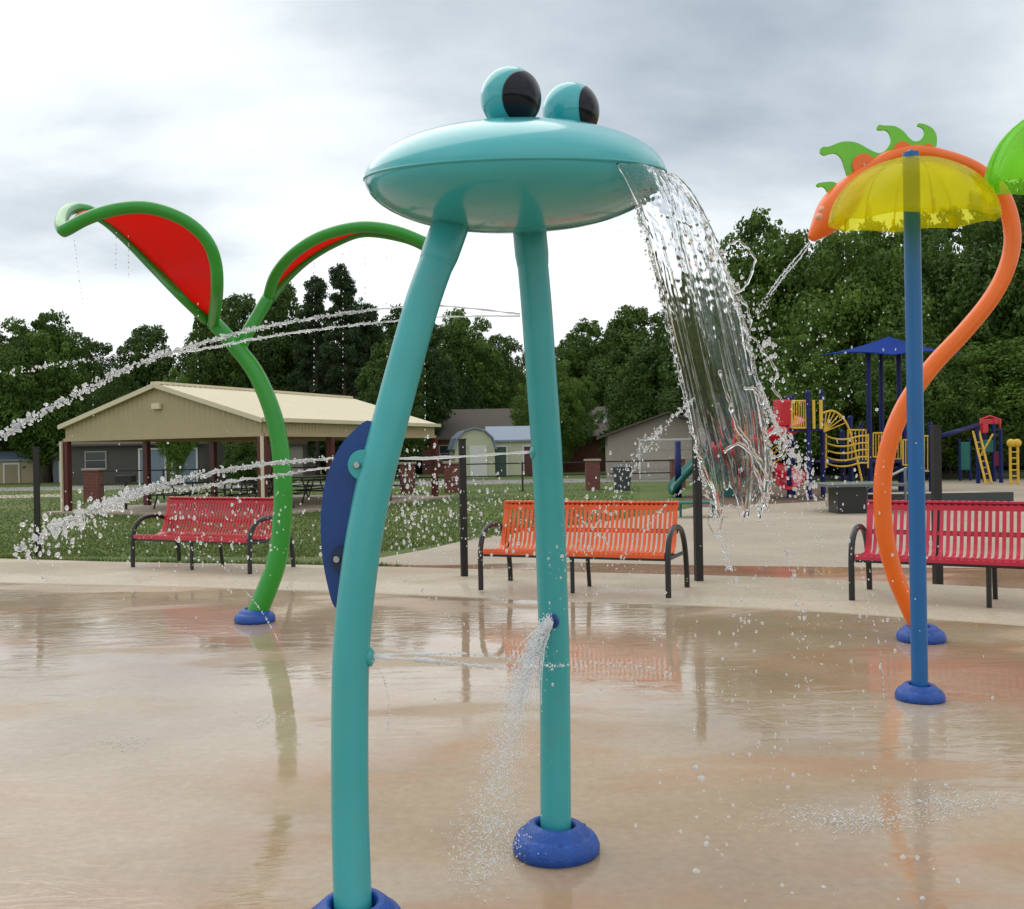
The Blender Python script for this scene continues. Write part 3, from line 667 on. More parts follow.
# ---------------------------------------------------------------- houses
def gable_house(name, label, cat, loc, rz, w, d, eh, rh, wallm, roofm, ridge='y', ovh=.4, group=None, doors=(), windows=(), foundation=True):
    t = thing(name, label, cat, loc, rz, group)
    mb = MB()
    if ridge == 'y':   # gable faces front (-y)
        mb.add([(-w/2,-d/2,0),(w/2,-d/2,0),(w/2,-d/2,eh),(0,-d/2,rh),(-w/2,-d/2,eh),(-w/2,d/2,0),(w/2,d/2,0),(w/2,d/2,eh),(0,d/2,rh),(-w/2,d/2,eh)],
               [(0,1,2,3,4),(5,9,8,7,6),(0,4,9,5),(1,6,7,2)])
    else:
        mb.add([(-w/2,-d/2,0),(w/2,-d/2,0),(w/2,-d/2,eh),(-w/2,-d/2,eh),(-w/2,d/2,0),(w/2,d/2,0),(w/2,d/2,eh),(-w/2,d/2,eh),(-w/2,0,rh),(w/2,0,rh)],
               [(0,1,2,3),(4,7,6,5),(0,3,8,7,4),(1,5,6,9,2)])
    mb.build('wall', wallm, t)
    r = MB(); th = .12
    if ridge == 'y':
        sl = (rh-eh)/(w/2)
        for s in (-1,1):
            x1 = s*(w/2+ovh); z1 = eh-sl*ovh
            r.add([(x1,-d/2-ovh,z1+.03),(0,-d/2-ovh,rh+.03),(0,d/2+ovh,rh+.03),(x1,d/2+ovh,z1+.03),(x1,-d/2-ovh,z1+th+.03),(0,-d/2-ovh,rh+th+.03),(0,d/2+ovh,rh+th+.03),(x1,d/2+ovh,z1+th+.03)],
                  [(0,1,2,3),(4,7,6,5),(0,4,5,1),(3,2,6,7),(0,3,7,4)])
    else:
        sl = (rh-eh)/(d/2)
        for s in (-1,1):
            y1 = s*(d/2+ovh); z1 = eh-sl*ovh
            r.add([(-w/2-ovh,y1,z1+.03),(-w/2-ovh,0,rh+.03),(w/2+ovh,0,rh+.03),(w/2+ovh,y1,z1+.03),(-w/2-ovh,y1,z1+th+.03),(-w/2-ovh,0,rh+th+.03),(w/2+ovh,0,rh+th+.03),(w/2+ovh,y1,z1+th+.03)],
                  [(0,1,2,3),(4,7,6,5),(0,4,5,1),(3,2,6,7),(0,3,7,4)])
    r.build('roof', roofm, t)
    for (x, z0, ww, hh, m) in doors:
        dr = MB(); dr.box((x,-d/2-.03,z0+hh/2),(ww,.06,hh)); 
        o = dr.build('door', m, t)
        fr = MB(); fr.box((x-ww/2-.06,-d/2-.04,z0+hh/2),(.10,.08,hh)); fr.box((x+ww/2+.06,-d/2-.04,z0+hh/2),(.10,.08,hh)); fr.box((x,-d/2-.04,z0+hh+.05),(ww+.22,.08,.10)); fr.build('door_frame', whitetrim, o)
        if ww > 2:
            pn = MB()
            for k in range(1,4): pn.box((x,-d/2-.065,z0+hh*k/4),(ww,.012,.03))
            pn.build('panel_joint', greysiding, o)
    for (x, z0, ww, hh) in windows:
        o = MB().box((x,-d/2-.02,z0+hh/2),(ww,.05,hh)).build('window', winglass, t)
        fr = MB(); fr.box((x-ww/2-.04,-d/2-.04,z0+hh/2),(.08,.08,hh+.16)); fr.box((x+ww/2+.04,-d/2-.04,z0+hh/2),(.08,.08,hh+.16)); fr.box((x,-d/2-.04,z0+hh+.04),(ww,.078,.08)); fr.box((x,-d/2-.04,z0-.04),(ww,.078,.08)); fr.box((x,-d/2-.05,z0+hh/2),(ww,.03,.04))
        fr.build('window_frame', dulltrim, o)
    return t
def X_at(px, Z, y=470): d = ray(px,y); return d.x/d.y*Z
gable_house('garage','low grey garage with white roll door behind the waterfall','garage',(X_at(671,54),56.6,0),R(-4),6.4,6,2.35,3.45,greysiding,brownroof,'y',.5,doors=((.25,0,3.4,2.05,paint('pale_door',(.42,.38,.32),.6)),))
gable_house('brick_house','long low red brick house with brown shingle roof behind the frog legs','house',(X_at(520,78),80,0),R(-2),14.5,9,2.75,4.9,brick,brownroof,'x',.5,doors=((2.0,.1,.95,2.05,whitetrim),),windows=((-5.2,1.0,1.4,1.1),(-2.2,1.0,1.4,1.1)))
q = thing('satellite_dish','pale satellite dish on the right end of the brick house roof','satellite dish',(X_at(604,75),77.2,3.35))
q.scale = (.6,.6,.6); MB().tube([(0,0,-.3),(0,0,.75)],.05,8).build('mast', steel, q)
dm = Vector((-.4,-1,.45)).to_track_quat('Z','Y').to_matrix(); MB().lathe([(.0,-.16),(.35,-.12),(.65,-.02),(.85,.1),(.84,.12),(.6,.02),(0,-.12)],24,dm,(0,-.1,.95)).build('dish', paint('dish_grey',(.5,.53,.56),.5), q, smooth=True)
MB().tube([(0,-.1,.85),(-.25,-.75,1.15)],.03,6).build('arm', steel, q)
# barn shed with gambrel roof
t = thing('barn_shed','small cream barn shed with rounded blue grey metal roof right of the pavilion','shed',(X_at(474,62),63,0),R(8))
gp_ = [(-1.25,0),(1.25,0),(1.25,1.9),(1.05,2.45),(.6,2.9),(0,3.05),(-.6,2.9),(-1.05,2.45),(-1.25,1.9)]
mb = MB(); k = len(gp_); mb.add([(x,-.4,z) for x,z in gp_]+[(x,4.0,z) for x,z in gp_],[tuple(range(k)),tuple(reversed(range(k,2*k)))]+[(i,(i+1)%k,k+(i+1)%k,k+i) for i in (0,1,8)]); mb.build('wall', cream, t)
rf = [(1.38,1.8),(1.16,2.52),(.66,2.99),(0,3.16),(-.66,2.99),(-1.16,2.52),(-1.38,1.8)]
mb = MB(); k = len(rf); mb.add([(x,-.6,z) for x,z in rf]+[(x,4.2,z) for x,z in rf]+[(x*.95,-.6,z-.08) for x,z in rf]+[(x*.95,4.2,z-.08) for x,z in rf],[(i,i+1,k+i+1,k+i) for i in range(k-1)]+[(2*k+i,3*k+i,3*k+i+1,2*k+i+1) for i in range(k-1)]+[(i,2*k+i,2*k+i+1,i+1) for i in range(k-1)]+[(k+i,k+i+1,3*k+i+1,3*k+i) for i in range(k-1)]); mb.build('roof', bluemetal, t)
MB().box((.2,-.44,1.0),(1.1,.06,2.0)).build('door', whitetrim, t)
gable_house('long_shed','pale green shed with blue grey metal roof behind the frog leg','shed',(X_at(513,63),65,0),R(3),3.1,3,2.3,3.1,cream,bluemetal,'x',.2,doors=((-.9,0,.8,1.9,paint('dark_green_door',(.05,.09,.06),.6)),(1.0,0,.7,1.9,maroon)))
gable_house('tan_shed','long tan shed at the far left edge of the lawn','shed',(X_at(-5,70),72,0),R(4),5.4,4,1.55,2.1,paint('tan_siding',(.36,.30,.18),.7),bluemetal,'x',.15,doors=((1.0,0,.9,1.3,paint('tan_siding2',(.30,.25,.15),.7)),))
gable_house('grey_shed','small grey shed between the tan shed and the pavilion','shed',(X_at(62,68),70,0),R(-5),1.9,2.2,1.7,2.35,paint('slate_siding',(.12,.14,.17),.7),paint('slate_roof',(.2,.22,.25),.6),'y',.15,doors=((0,0,.8,1.4,paint('slate_door',(.16,.18,.21),.6)),))
gable_house('grey_house','low grey house with pale blue doors seen through the pavilion','house',(X_at(135,62),65,0),R(0),8.5,6,2.5,3.6,paint('taupe_siding',(.075,.07,.062),.8),brownroof,'x',.4,doors=((1.1,0,1.5,2.1,paint('pale_blue_door',(.17,.23,.28),.6)),(3.1,0,1.4,2.1,paint('pale_blue_door2',(.14,.20,.25),.6))),windows=((-2.4,1.0,1.2,1.0),))
gable_house('white_house','small pale house seen through the right side of the pavilion','house',(X_at(250,70),74,0),R(0),7,6,2.5,3.8,greysiding,brownroof,'x',.4,doors=((-2.0,0,.95,2.0,whitetrim),),windows=((.8,1.0,1.3,1.0),))

# ---------------------------------------------------------------- playground
ZP = 31.0
def PP(x, y, Z=ZP): return P(x, y, Z)
g0 = G(809,498); pg = thing('play_structure','climbing frame with red slide, yellow rails, navy posts and a pointed blue canopy','playground',(g0.x,ZP,0))
def pchild(mb, name, m, **kw): return child(mb.build(name, m, **kw), pg)
def vpost(px, ytop, Z, r=.075, name='post', m=pgblue):
    x = X_at(px, Z); zt = P(px, ytop, Z).z; return pchild(MB().tube([(x,Z,0),(x,Z,zt)], r, 14).lathe([(r*1.08,zt-.02),(r*1.08,zt+.02),(r*.6,zt+.07),(0,zt+.09)],14,org=(x,Z,0)), name, m, smooth=True, auto=40)
for (x_, yt, Z) in ((789,398,31),(809,393,30),(823,392,31),(793,397,33),(851,418,32),(843,432,33),(931,424,33),(862,425,34.5),(905,424,34.5)): vpost(x_, yt, Z)
for (x_, Z) in ((870,33),(882.5,36),(900.5,34.5),(912,37)): vpost(x_, 352, Z, .085)
# canopy: four-sided sagging pyramid
apx = P(889,336.5,35); cr_ = [P(820,355,33.6),P(893,354.5,31.5),P(961,353.5,34.6),P(890,352.5,38.5)]
mb = MB(); vs = []; K = 8
for s in range(4):
    a, b = cr_[s], cr_[(s+1)%4]
    for i in range(K+1):
        for j in range(K+1):
            t_ = i/K; u_ = j/K; e = a.lerp(b, u_); p = apx.lerp(e, t_) - Vector((0,0,.07*math.sin(PI*t_))) + Vector((0,0,.10*math.sin(PI*u_)*t_))
            vs.append(p)
fs = [(s*(K+1)**2+i*(K+1)+j, s*(K+1)**2+i*(K+1)+j+1, s*(K+1)**2+(i+1)*(K+1)+j+1, s*(K+1)**2+(i+1)*(K+1)+j) for s in range(4) for i in range(K) for j in range(K)]
mb.add(vs, fs); o = pchild(mb, 'canopy', pgcanopy); so_ = o.modifiers.new('s','SOLIDIFY'); so_.thickness = .03
# platforms
def deck(x0, x1, y, Z0, Z1): 
    z = P(x0, y, Z0).z; a, b = X_at(x0,Z0), X_at(x1,Z0); return pchild(MB().box(((a+b)/2,(Z0+Z1)/2,z),(abs(b-a),Z1-Z0,.08)), 'deck', pgblue)
deck(789,824,430,30.1,32.9); deck(843,872,462,31.2,34); deck(870,912,462,33,37); deck(905,934,470,33,36)
def railing(x0, y0, x1, y1, Z0, Z1=None, nb=6, m=yellow, name='railing'):
    Z1 = Z1 or Z0; mb = MB(); 
    c = [P(x0,y0,Z0),P(x1,y0,Z1),P(x1,y1,Z1),P(x0,y1,Z0)]
    mb.tube([c[0],c[1]],.03,8); mb.tube([c[3],c[2]],.03,8)
    for k in range(nb+1): mb.tube([c[0].lerp(c[1],k/nb), c[3].lerp(c[2],k/nb)], .018 if 0<k<nb else .03, 8)
    return pchild(mb, name, m)
railing(792,401,806,428,30,nb=6); railing(848,430,866,461,31.6,33,nb=5); railing(873,433,887,457,33,nb=5); railing(889,433,901,459,33.5,nb=4); railing(924,436,935,471,33,nb=3); railing(903,440,911,465,33,nb=3)
for x0,x1 in ((812,815.5),(819,823)): 
    a,b = P(x0,400,30),P(x1,429,30); pchild(MB().box(((a.x+b.x)/2,30,(a.z+b.z)/2),(b.x-a.x,.05,a.z-b.z)), 'slat_panel', yellow, bevel=.02)
a,b = P(773,400,30.6),P(792,426,30.6); pchild(MB().box(((a.x+b.x)/2,30.6,(a.z+b.z)/2),(b.x-a.x,.06,a.z-b.z)), 'slide_hood', pgred, bevel=.06)
# arch climber
for dz in (0,.9):
    arc = [P(x,y,30.5+dz) for x,y in smoothp([(823,413),(833,411),(843,418),(850,432),(856,455),(862,481)],5)]
    pchild(MB().tube(arc,.035,8), 'arch_rail', yellow)
    if dz == 0: A0 = arc
    else: A1 = arc
for k in range(1,len(A0),2): pchild(MB().tube([A0[k],A1[k]],.025,8),'rung',yellow)
mb = MB(); ce = P(824,432,30.4)
for k in range(2,14,2): mb.tube([ce, A0[k]],.018,6)
pchild(mb,'fan_rail',yellow)
for k,y_ in enumerate((436,443,450,457,463)):
    arc = [P(x,y_+ (3 if 830<x<860 else 0),30.5+ (0 if x in (826,868) else -.6)) for x in (826,836,848,860,868)]
    pchild(MB().tube([tuple(v) for v in smoothp([tuple(a) for a in arc],4)],.026,8),'cage_rail',yellow)
for x_ in (826,868): pchild(MB().tube([P(x_,434,30.5),P(x_,468,30.5)],.03,8),'cage_upright',yellow)
# steps with yellow rails on left of post
for k in range(4): 
    pchild(MB().tube([P(768,452+k*5,30.8),P(786,440+k*5,30.8)],.022,6),'stair_rail',yellow)
# red spiral slide : open chute swept along helix
mb = MB(); vs = []; nseg = 44; cx = P(762,430,31.2).x; cy = 31.2; zt = P(785,424,31).z
for i in range(nseg+1):
    u_ = i/nseg; an = R(25) - u_*R(420); rad = .85; z = zt*(1-u_)**.95+.35*u_; c_ = Vector((cx+rad*math.cos(an), cy+rad*math.sin(an)*.9, z)); out = Vector((math.cos(an), math.sin(an),0))
    for k in range(9):
        b_ = PI + PI*k/8; vs.append(c_ + out*(-math.cos(b_)*.46) + Vector((0,0,.38*math.sin(b_)+.28)))
mb.add(vs, [(i*9+k,i*9+k+1,(i+1)*9+k+1,(i+1)*9+k) for i in range(nseg) for k in range(8)])
o = pchild(mb,'slide',pgred,smooth=True); s_ = o.modifiers.new('s','SOLIDIFY'); s_.thickness = .05
pchild(MB().tube([(cx,cy,0),(cx,cy,zt+.5)],.07,12),'slide_post',pgblue,smooth=True)
# ramp block with handrails
gr = G(838,514); t = thing('access_ramp','low black sided concrete access ramp with grey handrail in front of the playground','ramp',(gr.x,gr.y,0))
x1 = X_at(866,gr.y); hz = P(840,487,gr.y).z
mb = MB(); mb.box(((x1-gr.x)/2,.35,hz/2),(x1-gr.x,.7,hz)); mb.build('end_wall', black, t)
mb = MB(); mb.box(((x1-gr.x)/2+.35,.8,hz+.03),(x1-gr.x+1.2,1.9,.06)); mb.build('landing', paint('grey_deck',(.12,.14,.13),.6), t)
zr = P(1010,492,gr.y+1.2).z; zr0 = P(1010,501,gr.y+1.2).z; xr = X_at(1012,gr.y+1.2)-gr.x
mb = MB(); mb.box(((x1-gr.x+xr)/2,1.2,(zr)/2),(xr-(x1-gr.x),.12,zr)); mb.build('side_wall', paint('charcoal_wall',(.05,.055,.055),.7), t)
mb = MB(); mb.box(((x1-gr.x+xr)/2,2.2,(zr-.05)/2),(xr-(x1-gr.x),1.8,zr-.05)); mb.build('ramp_surface', playconc, t)
def rel(p): return Vector(p)-Vector((gr.x,gr.y,0))
for a_, b_ in (((859,493),(886,478)),((886,478),(906,468))): MB().tube([rel(P(*a_,gr.y+.5)),rel(P(*b_,gr.y+.9))],.03,8).build('handrail', steel, t)
for p_ in ((866.5,490),(905,468)):
    q = rel(P(*p_,gr.y+.6)); MB().tube([q,(q.x,q.y,0)],.035,8).build('rail_post', paint('grey_post',(.16,.2,.22),.5), t)
# second play structure at the right
g1 = G(985,485); Z2 = 40; pg = thing('play_structure','smaller play frame with leaning yellow ladder, red top and slanted blue beam at the right','playground',(X_at(985,Z2),Z2,0))
pchild(MB().tube([P(941,436,Z2-3),P(978,425,Z2)],.09,12),'beam',pgblue,smooth=True)
for dx_ in (0,6): pchild(MB().tube([P(973+dx_,431,Z2),P(986+dx_,484,Z2-1)],.045,8),'ladder_rail',yellow)
for k in range(8): pchild(MB().tube([P(974+k*1.75,436+k*6.3,Z2-k*.12),P(980+k*1.7,436+k*6.3,Z2-k*.12)],.03,6),'rung',yellow)
pchild(MB().tube([P(979,458,Z2),P(993,434,Z2)],.04,8),'brace',yellow)
for x_ in (978,985,994,1001): vpost(x_, 424 if x_ in(985,994) else 430, Z2+ (1.5 if x_ in (985,994) else 0), .08, m=pgblue)
for (x0,x1_,y0_,y1_,m_,nm) in ((980,1001,419,424,pgred,'top_bar'),(982,988,424,433,pgred,'panel'),(981,993,440,452,tealdark,'wall_panel'),(994,1001,452,466,paint('magenta',(.2,.01,.06),.5),'wall_panel')):
    a,b = P(x0,y0_,Z2+.3),P(x1_,y1_,Z2+.3); pchild(MB().box(((a.x+b.x)/2,Z2+.3,(a.z+b.z)/2),(b.x-a.x,.12,a.z-b.z)), nm, m_, bevel=.03)
pchild(MB().tube([P(980,436,Z2),P(981,419,Z2),P(990,416,Z2),P(999,419,Z2),P(1001,436,Z2)],.04,8),'arch_rail',pgred,smooth=True)
a,b = P(960,442,Z2+3),P(970,470,Z2+3); g2 = (a+b)/2
pg = thing('climbing_panel','teal play panel on navy posts between the two play frames','play panel',(g2.x,Z2+3,0))
pchild(MB().box((g2.x,Z2+3,g2.z),(b.x-a.x,.12,(a.z-b.z))),'panel',tealdark,bevel=.04)
for x_ in (960,970): vpost(x_, 440, Z2+3, .06)
pg = thing('ladder_climber','small yellow ladder climber at the right edge beyond the play frames','climber',(X_at(1014,38),38,0))
for x_ in (1010,1017.5): pchild(MB().tube([P(x_,441,38),(P(x_,441,38).x,38,0)],.05,8),'ladder_rail',yellow)
for k in range(7): pchild(MB().tube([P(1010,446+k*6,38),P(1017.5,446+k*6,38)],.03,6),'rung',yellow)
for s in (-1,1): pchild(MB().ball(P(1014+s*3,443,38),.16,12,8),'grip_ball',yellow,smooth=True)
# distant tan parasol roof
q = P(955,428,52); t = thing('tan_canopy','tan pyramid shelter roof beyond the play frames','shelter',(q.x,52,0))
zt = P(955,417,52).z; MB().add([(-.75,-.9,q.z),(.75,-.9,q.z),(.75,.9,q.z),(-.75,.9,q.z),(0,0,zt)],[(0,1,4),(1,2,4),(2,3,4),(3,0,4),(3,2,1,0)]).build('roof', tan, t)
for sx_ in (-1,1):
    for sy_ in (-1,1): MB().tube([(sx_*.65,sy_*.8,0),(sx_*.65,sy_*.8,q.z)],.06,8).build('post', maroon, t)
# dark windscreen fence far right
a = (X_at(935,56),56); b = (X_at(1100,56),56); c = Vector(((a[0]+b[0])/2,56,0)); t = thing('screen_fence','long dark screened fence below the trees at the right','fence',tuple(c)); l = b[0]-a[0]
MB().box((0,0,.95),(l,.05,1.3)).build('screen', paint('windscreen',(.03,.045,.04),.9), t); MB().tube([(-l/2,0,1.65),(l/2,0,1.65)],.03,6).build('rail', blackpost, t)
for k in range(5): MB().tube([(-l/2+l*k/4,0,0),(-l/2+l*k/4,0,1.7)],.04,8).build('post', blackpost, t)
# teal slide and low teal table behind orange bench
ZS = 33; q = G(697,499); t = thing('teal_slide','teal moulded plastic slide seen past the right end of the orange bench','slide',(X_at(697,ZS),ZS,0))
mb = MB(); vs = []
for i in range(15):
    u_ = i/14; x = .45-1.0*u_; z = 1.05*(1-u_**1.6)+.12
    for k in range(9): b_ = PI+PI*k/8; vs.append((x, math.cos(b_)*.42, z+.32*math.sin(b_)+.25))
mb.add(vs,[(i*9+k,i*9+k+1,(i+1)*9+k+1,(i+1)*9+k) for i in range(14) for k in range(8)]); t.scale = (1.5,1.5,1.15); o = mb.build('chute', tealdark, t, smooth=True); s_ = o.modifiers.new('s','SOLIDIFY'); s_.thickness=.06
mb = MB(); mb.add([(.5,-.42,0),(.5,.42,0),(.5,.42,1.35),(.5,-.42,1.35),(1.0,-.42,0),(1.0,.42,0),(1.0,.42,1.1),(1.0,-.42,1.1)],[(0,1,2,3),(4,7,6,5),(0,3,7,4),(1,5,6,2),(3,2,6,7)]); mb.build('steps', tealdark, t, bevel=.05)
MB().tube([(-.45,-.2,0),(-.45,-.2,1.6)],.07,10).build('post', pgblue, t, smooth=True)
q = G(697,517); t = thing('low_table','low teal metal table on the paving behind the right end of the orange bench','table',(q.x,q.y,0))
mb = MB(); mb.box((0,0,.34),(.85,.6,.05)); mb.build('tabletop', tealdark, t, bevel=.015)
for sx_ in (-1,1): MB().box((sx_*.48,0,.2),(.05,.9,.04)).build('bench_rail', tealdark, t); MB().tube([(sx_*.38,0,0),(sx_*.38,0,.33)],.03,8).build('leg', tealdark, t)

# ---------------------------------------------------------------- trees
rng = np.random.default_rng(5)
def leaf_mesh(name, centers, radii, n, size, mat_, squash=.85, droop=0, fill=.35):
    k = len(centers); wts = np.array(radii)**2; wts /= wts.sum(); idx = rng.choice(k, n, p=wts)
    d = rng.normal(size=(n,3)); d /= np.linalg.norm(d,axis=1)[:,None]
    rr = 1 - fill*rng.random(n)**1.6 + .10*rng.normal(size=n)
    Cc = np.array(centers)[idx]; Rr = np.array(radii)[idx]
    # bumpy shell
    bump = 1 + .16*np.sin(d[:,0]*5+idx)*np.sin(d[:,1]*6+idx*2)*np.cos(d[:,2]*5)
    p = Cc + d*(Rr*rr*bump)[:,None]*np.array([1,1,squash])
    nrm = d + rng.normal(size=(n,3))*.75; nrm /= np.linalg.norm(nrm,axis=1)[:,None]
    a = np.cross(nrm, rng.normal(size=(n,3))); a /= np.linalg.norm(a,axis=1)[:,None]; b = np.cross(nrm,a)
    s = size*(.55+.9*rng.random(n)); a *= s[:,None]; b *= (s*.62)[:,None]
    v = np.stack([p-a, p-b*.9+a*.1, p+a, p+b],1).reshape(-1,3)
    me = bpy.data.meshes.new(name); me.vertices.add(4*n); me.vertices.foreach_set('co', v.ravel())
    me.loops.add(4*n); me.loops.foreach_set('vertex_index', np.arange(4*n)); me.polygons.add(n)
    me.polygons.foreach_set('loop_start', np.arange(n)*4); me.update(calc_edges=True); me.materials.append(mat_); return me
def tree_proto(kind, seed):
    r = random.Random(seed); cs = []; rs_ = []
    tr = MB()
    if kind == 'pine':
        H = 12.0; tr.tube([(0,0,0),(.1,.05,4),(0,0,8),(.05,0,H)],[.24,.19,.12,.03],8)
        for i in range(70):
            z = 3.6 + (H-3.6)*(i/69)**.85; L_ = (1-(z-3.5)/(H-2.2))*3.0+.35; an = r.uniform(0,2*PI); e = Vector((math.cos(an)*L_*r.uniform(.5,1), math.sin(an)*L_*r.uniform(.5,1), z+r.uniform(-.2,.5)))
            tr.tube([(0,0,z-.2),tuple(e)],[.05,.015],5); cs.append(tuple(e)); rs_.append(r.uniform(.30,.62)); 
            cs.append((e.x*.5,e.y*.5,e.z)); rs_.append(r.uniform(.3,.55))
        me = leaf_mesh('crown', cs, rs_, 34000, .085, pineN, .6, fill=.7)
    else:
        H = 10.0; nb = {'round':46,'tall':44,'wide':50}[kind]; wx = {'round':3.6,'tall':2.9,'wide':4.8}[kind]
        tr.tube([(0,0,0),(.1,.0,1.5),(-.05,.1,3.2),(.1,0,6)],[.34,.25,.20,.07],10)
        for i in range(nb):
            for _ in range(50):
                x, y, z = r.uniform(-1,1), r.uniform(-1,1), r.uniform(-1,1)
                q = x*x+y*y+z*z
                if .30 < q < 1: break
            wz = 1 if z < 0 else .9
            c = (x*wx*.86*(1-.25*max(0,z)), y*wx*.86*(1-.25*max(0,z)), 5.5+z*3.7*wz); rad = r.uniform(.75,1.55)*(1.15 if z < .3 else .9)
            cs.append(c); rs_.append(rad)
            if i % 4 == 0: tr.tube([(0,0,2.6+r.random()*2),(c[0]*.5,c[1]*.5,(c[2]+3.2)/2+.3),tuple(c)],[.11,.07,.02],6)
        for i in range(80):        # twiggy outliers break the outline
            an = r.uniform(0,2*PI); el = r.uniform(-.5,1.5); rr = r.uniform(.92,1.12)
            cs.append((math.cos(an)*math.cos(el)*wx*rr, math.sin(an)*math.cos(el)*wx*rr, 5.5+math.sin(el)*4.1*rr)); rs_.append(r.uniform(.2,.55))
        me = leaf_mesh('crown', cs, rs_, 60000, .10, {'round':leafA,'tall':leafB,'wide':leafA}[kind], .85)
    return me, tr
protos = {}
for kd, sd_ in (('round',1),('round',2),('tall',3),('tall',4),('wide',5),('wide',6),('pine',7),('pine',8)):
    me, tr = tree_proto(kd, sd_*11)
    tmo = tr.build('trunk', bark, smooth=True); tme = tmo.data; bpy.data.objects.remove(tmo)
    protos.setdefault(kd, []).append((me, tme))
cnt = {}
def tree(px, ytop, Z, wpx, kind, label, name='tree', mat_=None, low=0):
    X = X_at(px, Z); Ht = P(px, ytop, Z).z; base = {'round':(9.9,8.6),'tall':(9.9,7.0),'wide':(9.9,11),'pine':(12.4,5.6)}[kind]
    sz = Ht/base[0]; sx_ = wpx*Z/F/base[1]
    i = cnt.get(kind,0); cnt[kind] = i+1; me, tme = protos[kind][i % 2]
    t = thing(name, label, 'tree', (X,Z,0), random.uniform(0,6.28), 'trees behind the park'); t.scale = (sx_,sx_,sz)
    for nm, m_ in (('crown',me),('trunk',tme)):
        o = bpy.data.objects.new(nm, m_); C.objects.link(o); o.parent = t
        if mat_ and nm == 'crown': o.material_slots[0].link = 'OBJECT'; o.material_slots[0].material = mat_
T = [
 # px, ytop, Z, width px, kind, label
 (-45,322,72,150,'round','broad tree cut by the left edge, farthest left of the treeline'),
 (18,334,76,110,'wide','dark tree behind the tan shed'),
 (48,316,70,125,'round','tallest tree in the left corner, above the tan shed'),
 (97,345,80,90,'wide','low tree right of the tallest left corner tree'),
 (150,330,74,84,'tall','round topped dark tree above the left end of the pavilion roof'),
 (118,372,66,80,'wide','low bushy tree behind the left gable of the pavilion'),
 (212,312,70,70,'tall','narrow dark tree between the leaf sprayer stem and the pavilion peak'),
 (240,300,76,90,'tall','tall dark tree directly behind the leaf sprayer stem'),
 (288,290,74,95,'tall','dark tree beneath the right leaf of the leaf sprayer'),
 (355,300,82,90,'round','dense tree behind the tall pines'),
 (410,312,76,95,'tall','tree behind the upper part of the left frog leg'),
 (463,314,90,100,'round','bushy tree between the two frog legs'),
 (500,338,94,80,'wide','low tree just left of the right frog leg'),
 (545,345,98,80,'wide','low distant tree behind the right frog leg'),
 (590,325,95,100,'round','tree just right of the right frog leg'),
 (640,312,90,105,'tall','dark tree behind the grey garage'),
 (612,340,94,90,'wide','low dark tree over the brick house roof'),
 (690,300,66,110,'tall','tree behind the upper waterfall'),
 (735,262,62,154,'round','tree right of the waterfall sheet'),
 (768,223,56,168,'round','tall tree between waterfall and serpent head'),
 (822,250,60,182,'wide','broad tree above the blue canopy, left side'),
 (868,232,52,210,'wide','broad tree behind the yellow umbrella'),
 (925,228,58,210,'round','tree behind the umbrella pole'),
 (975,205,54,210,'wide','tall tree inside the curve of the serpent body'),
 (1035,188,50,237,'wide','tall tree at the right edge of the picture'),
 (905,330,46,168,'wide','lower tree behind the blue canopy'),
 (985,335,47,196,'round','lower tree above the leaning yellow ladder'),
 (800,340,48,154,'wide','lower tree above the red slide'),
 (715,352,58,110,'tall','lower dark tree behind the lower waterfall'),
 (1100,210,52,224,'round','tall tree beyond the right edge'),
 (556,362,73,95,'wide','low spreading tree in front of the brick house roof'),
 (648,350,66,85,'tall','dark narrow tree between the brick house and the grey garage'),
 (445,352,88,90,'wide','low tree behind the right end of the pavilion roof'),
 (392,345,62,80,'tall','low dark tree behind the pavilion roof and left frog leg'),
]
for a in T:
    m_ = leafB if a[4] != 'pine' and (a[0] in (18,97,118,500,355,612,690,715,392,445)) else None
    tree(*a, mat_=m_)
tree(345,268,68,60,'pine','tallest pine beneath the right leaf of the leaf sprayer',name='pine_tree')
tree(318,276,70,56,'pine','pine just left of the tallest pine',name='pine_tree')
tree(372,306,72,52,'pine','shorter pine to the right of the tallest pine, beside the frog leg',name='pine_tree')
tree(140,396,50,62,'round','small bright green tree above the pavilion ridge',mat_=leafC,name='small_tree') if False else None
tree(178,372,58,46,'round','small bright green tree above the pavilion peak',mat_=leafC,name='small_tree')
tree(255,425,44,70,'round','small tree seen through the pavilion',mat_=leafA,name='small_tree')
# bushes under the tree line
def bush_mesh(seed):
    r = random.Random(seed); cs = [(r.uniform(-1.8,1.8), r.uniform(-1,1), r.uniform(.4,1.5)) for _ in range(12)]; return leaf_mesh('bush', cs, [r.uniform(.5,.9) for _ in cs], 5000, .15, leafB, .9)
bm_ = [bush_mesh(i) for i in range(3)]
bl = [(-20,86),(40,84),(110,80),(190,82),(270,80),(340,82),(400,78),(445,88),(560,92),(640,72),(720,66),(760,60),(800,58),(840,58),(885,60),(925,60),(965,62),(1005,60),(1045,60)]
where = ['at the far left behind the tan shed','behind the small grey shed','behind the left pavilion post','behind the grey house with pale blue doors','behind the middle of the pavilion','behind the right side of the pavilion','left of the barn shed, behind the pavilion','behind the barn shed','behind the brick house','behind the grey garage','behind the lower waterfall','behind the red slide','behind the arch climber','below the left corner of the blue canopy','behind the canopy posts','behind the umbrella pole','behind the tan shelter roof','behind the leaning yellow ladder','at the right edge behind the small ladder climber']
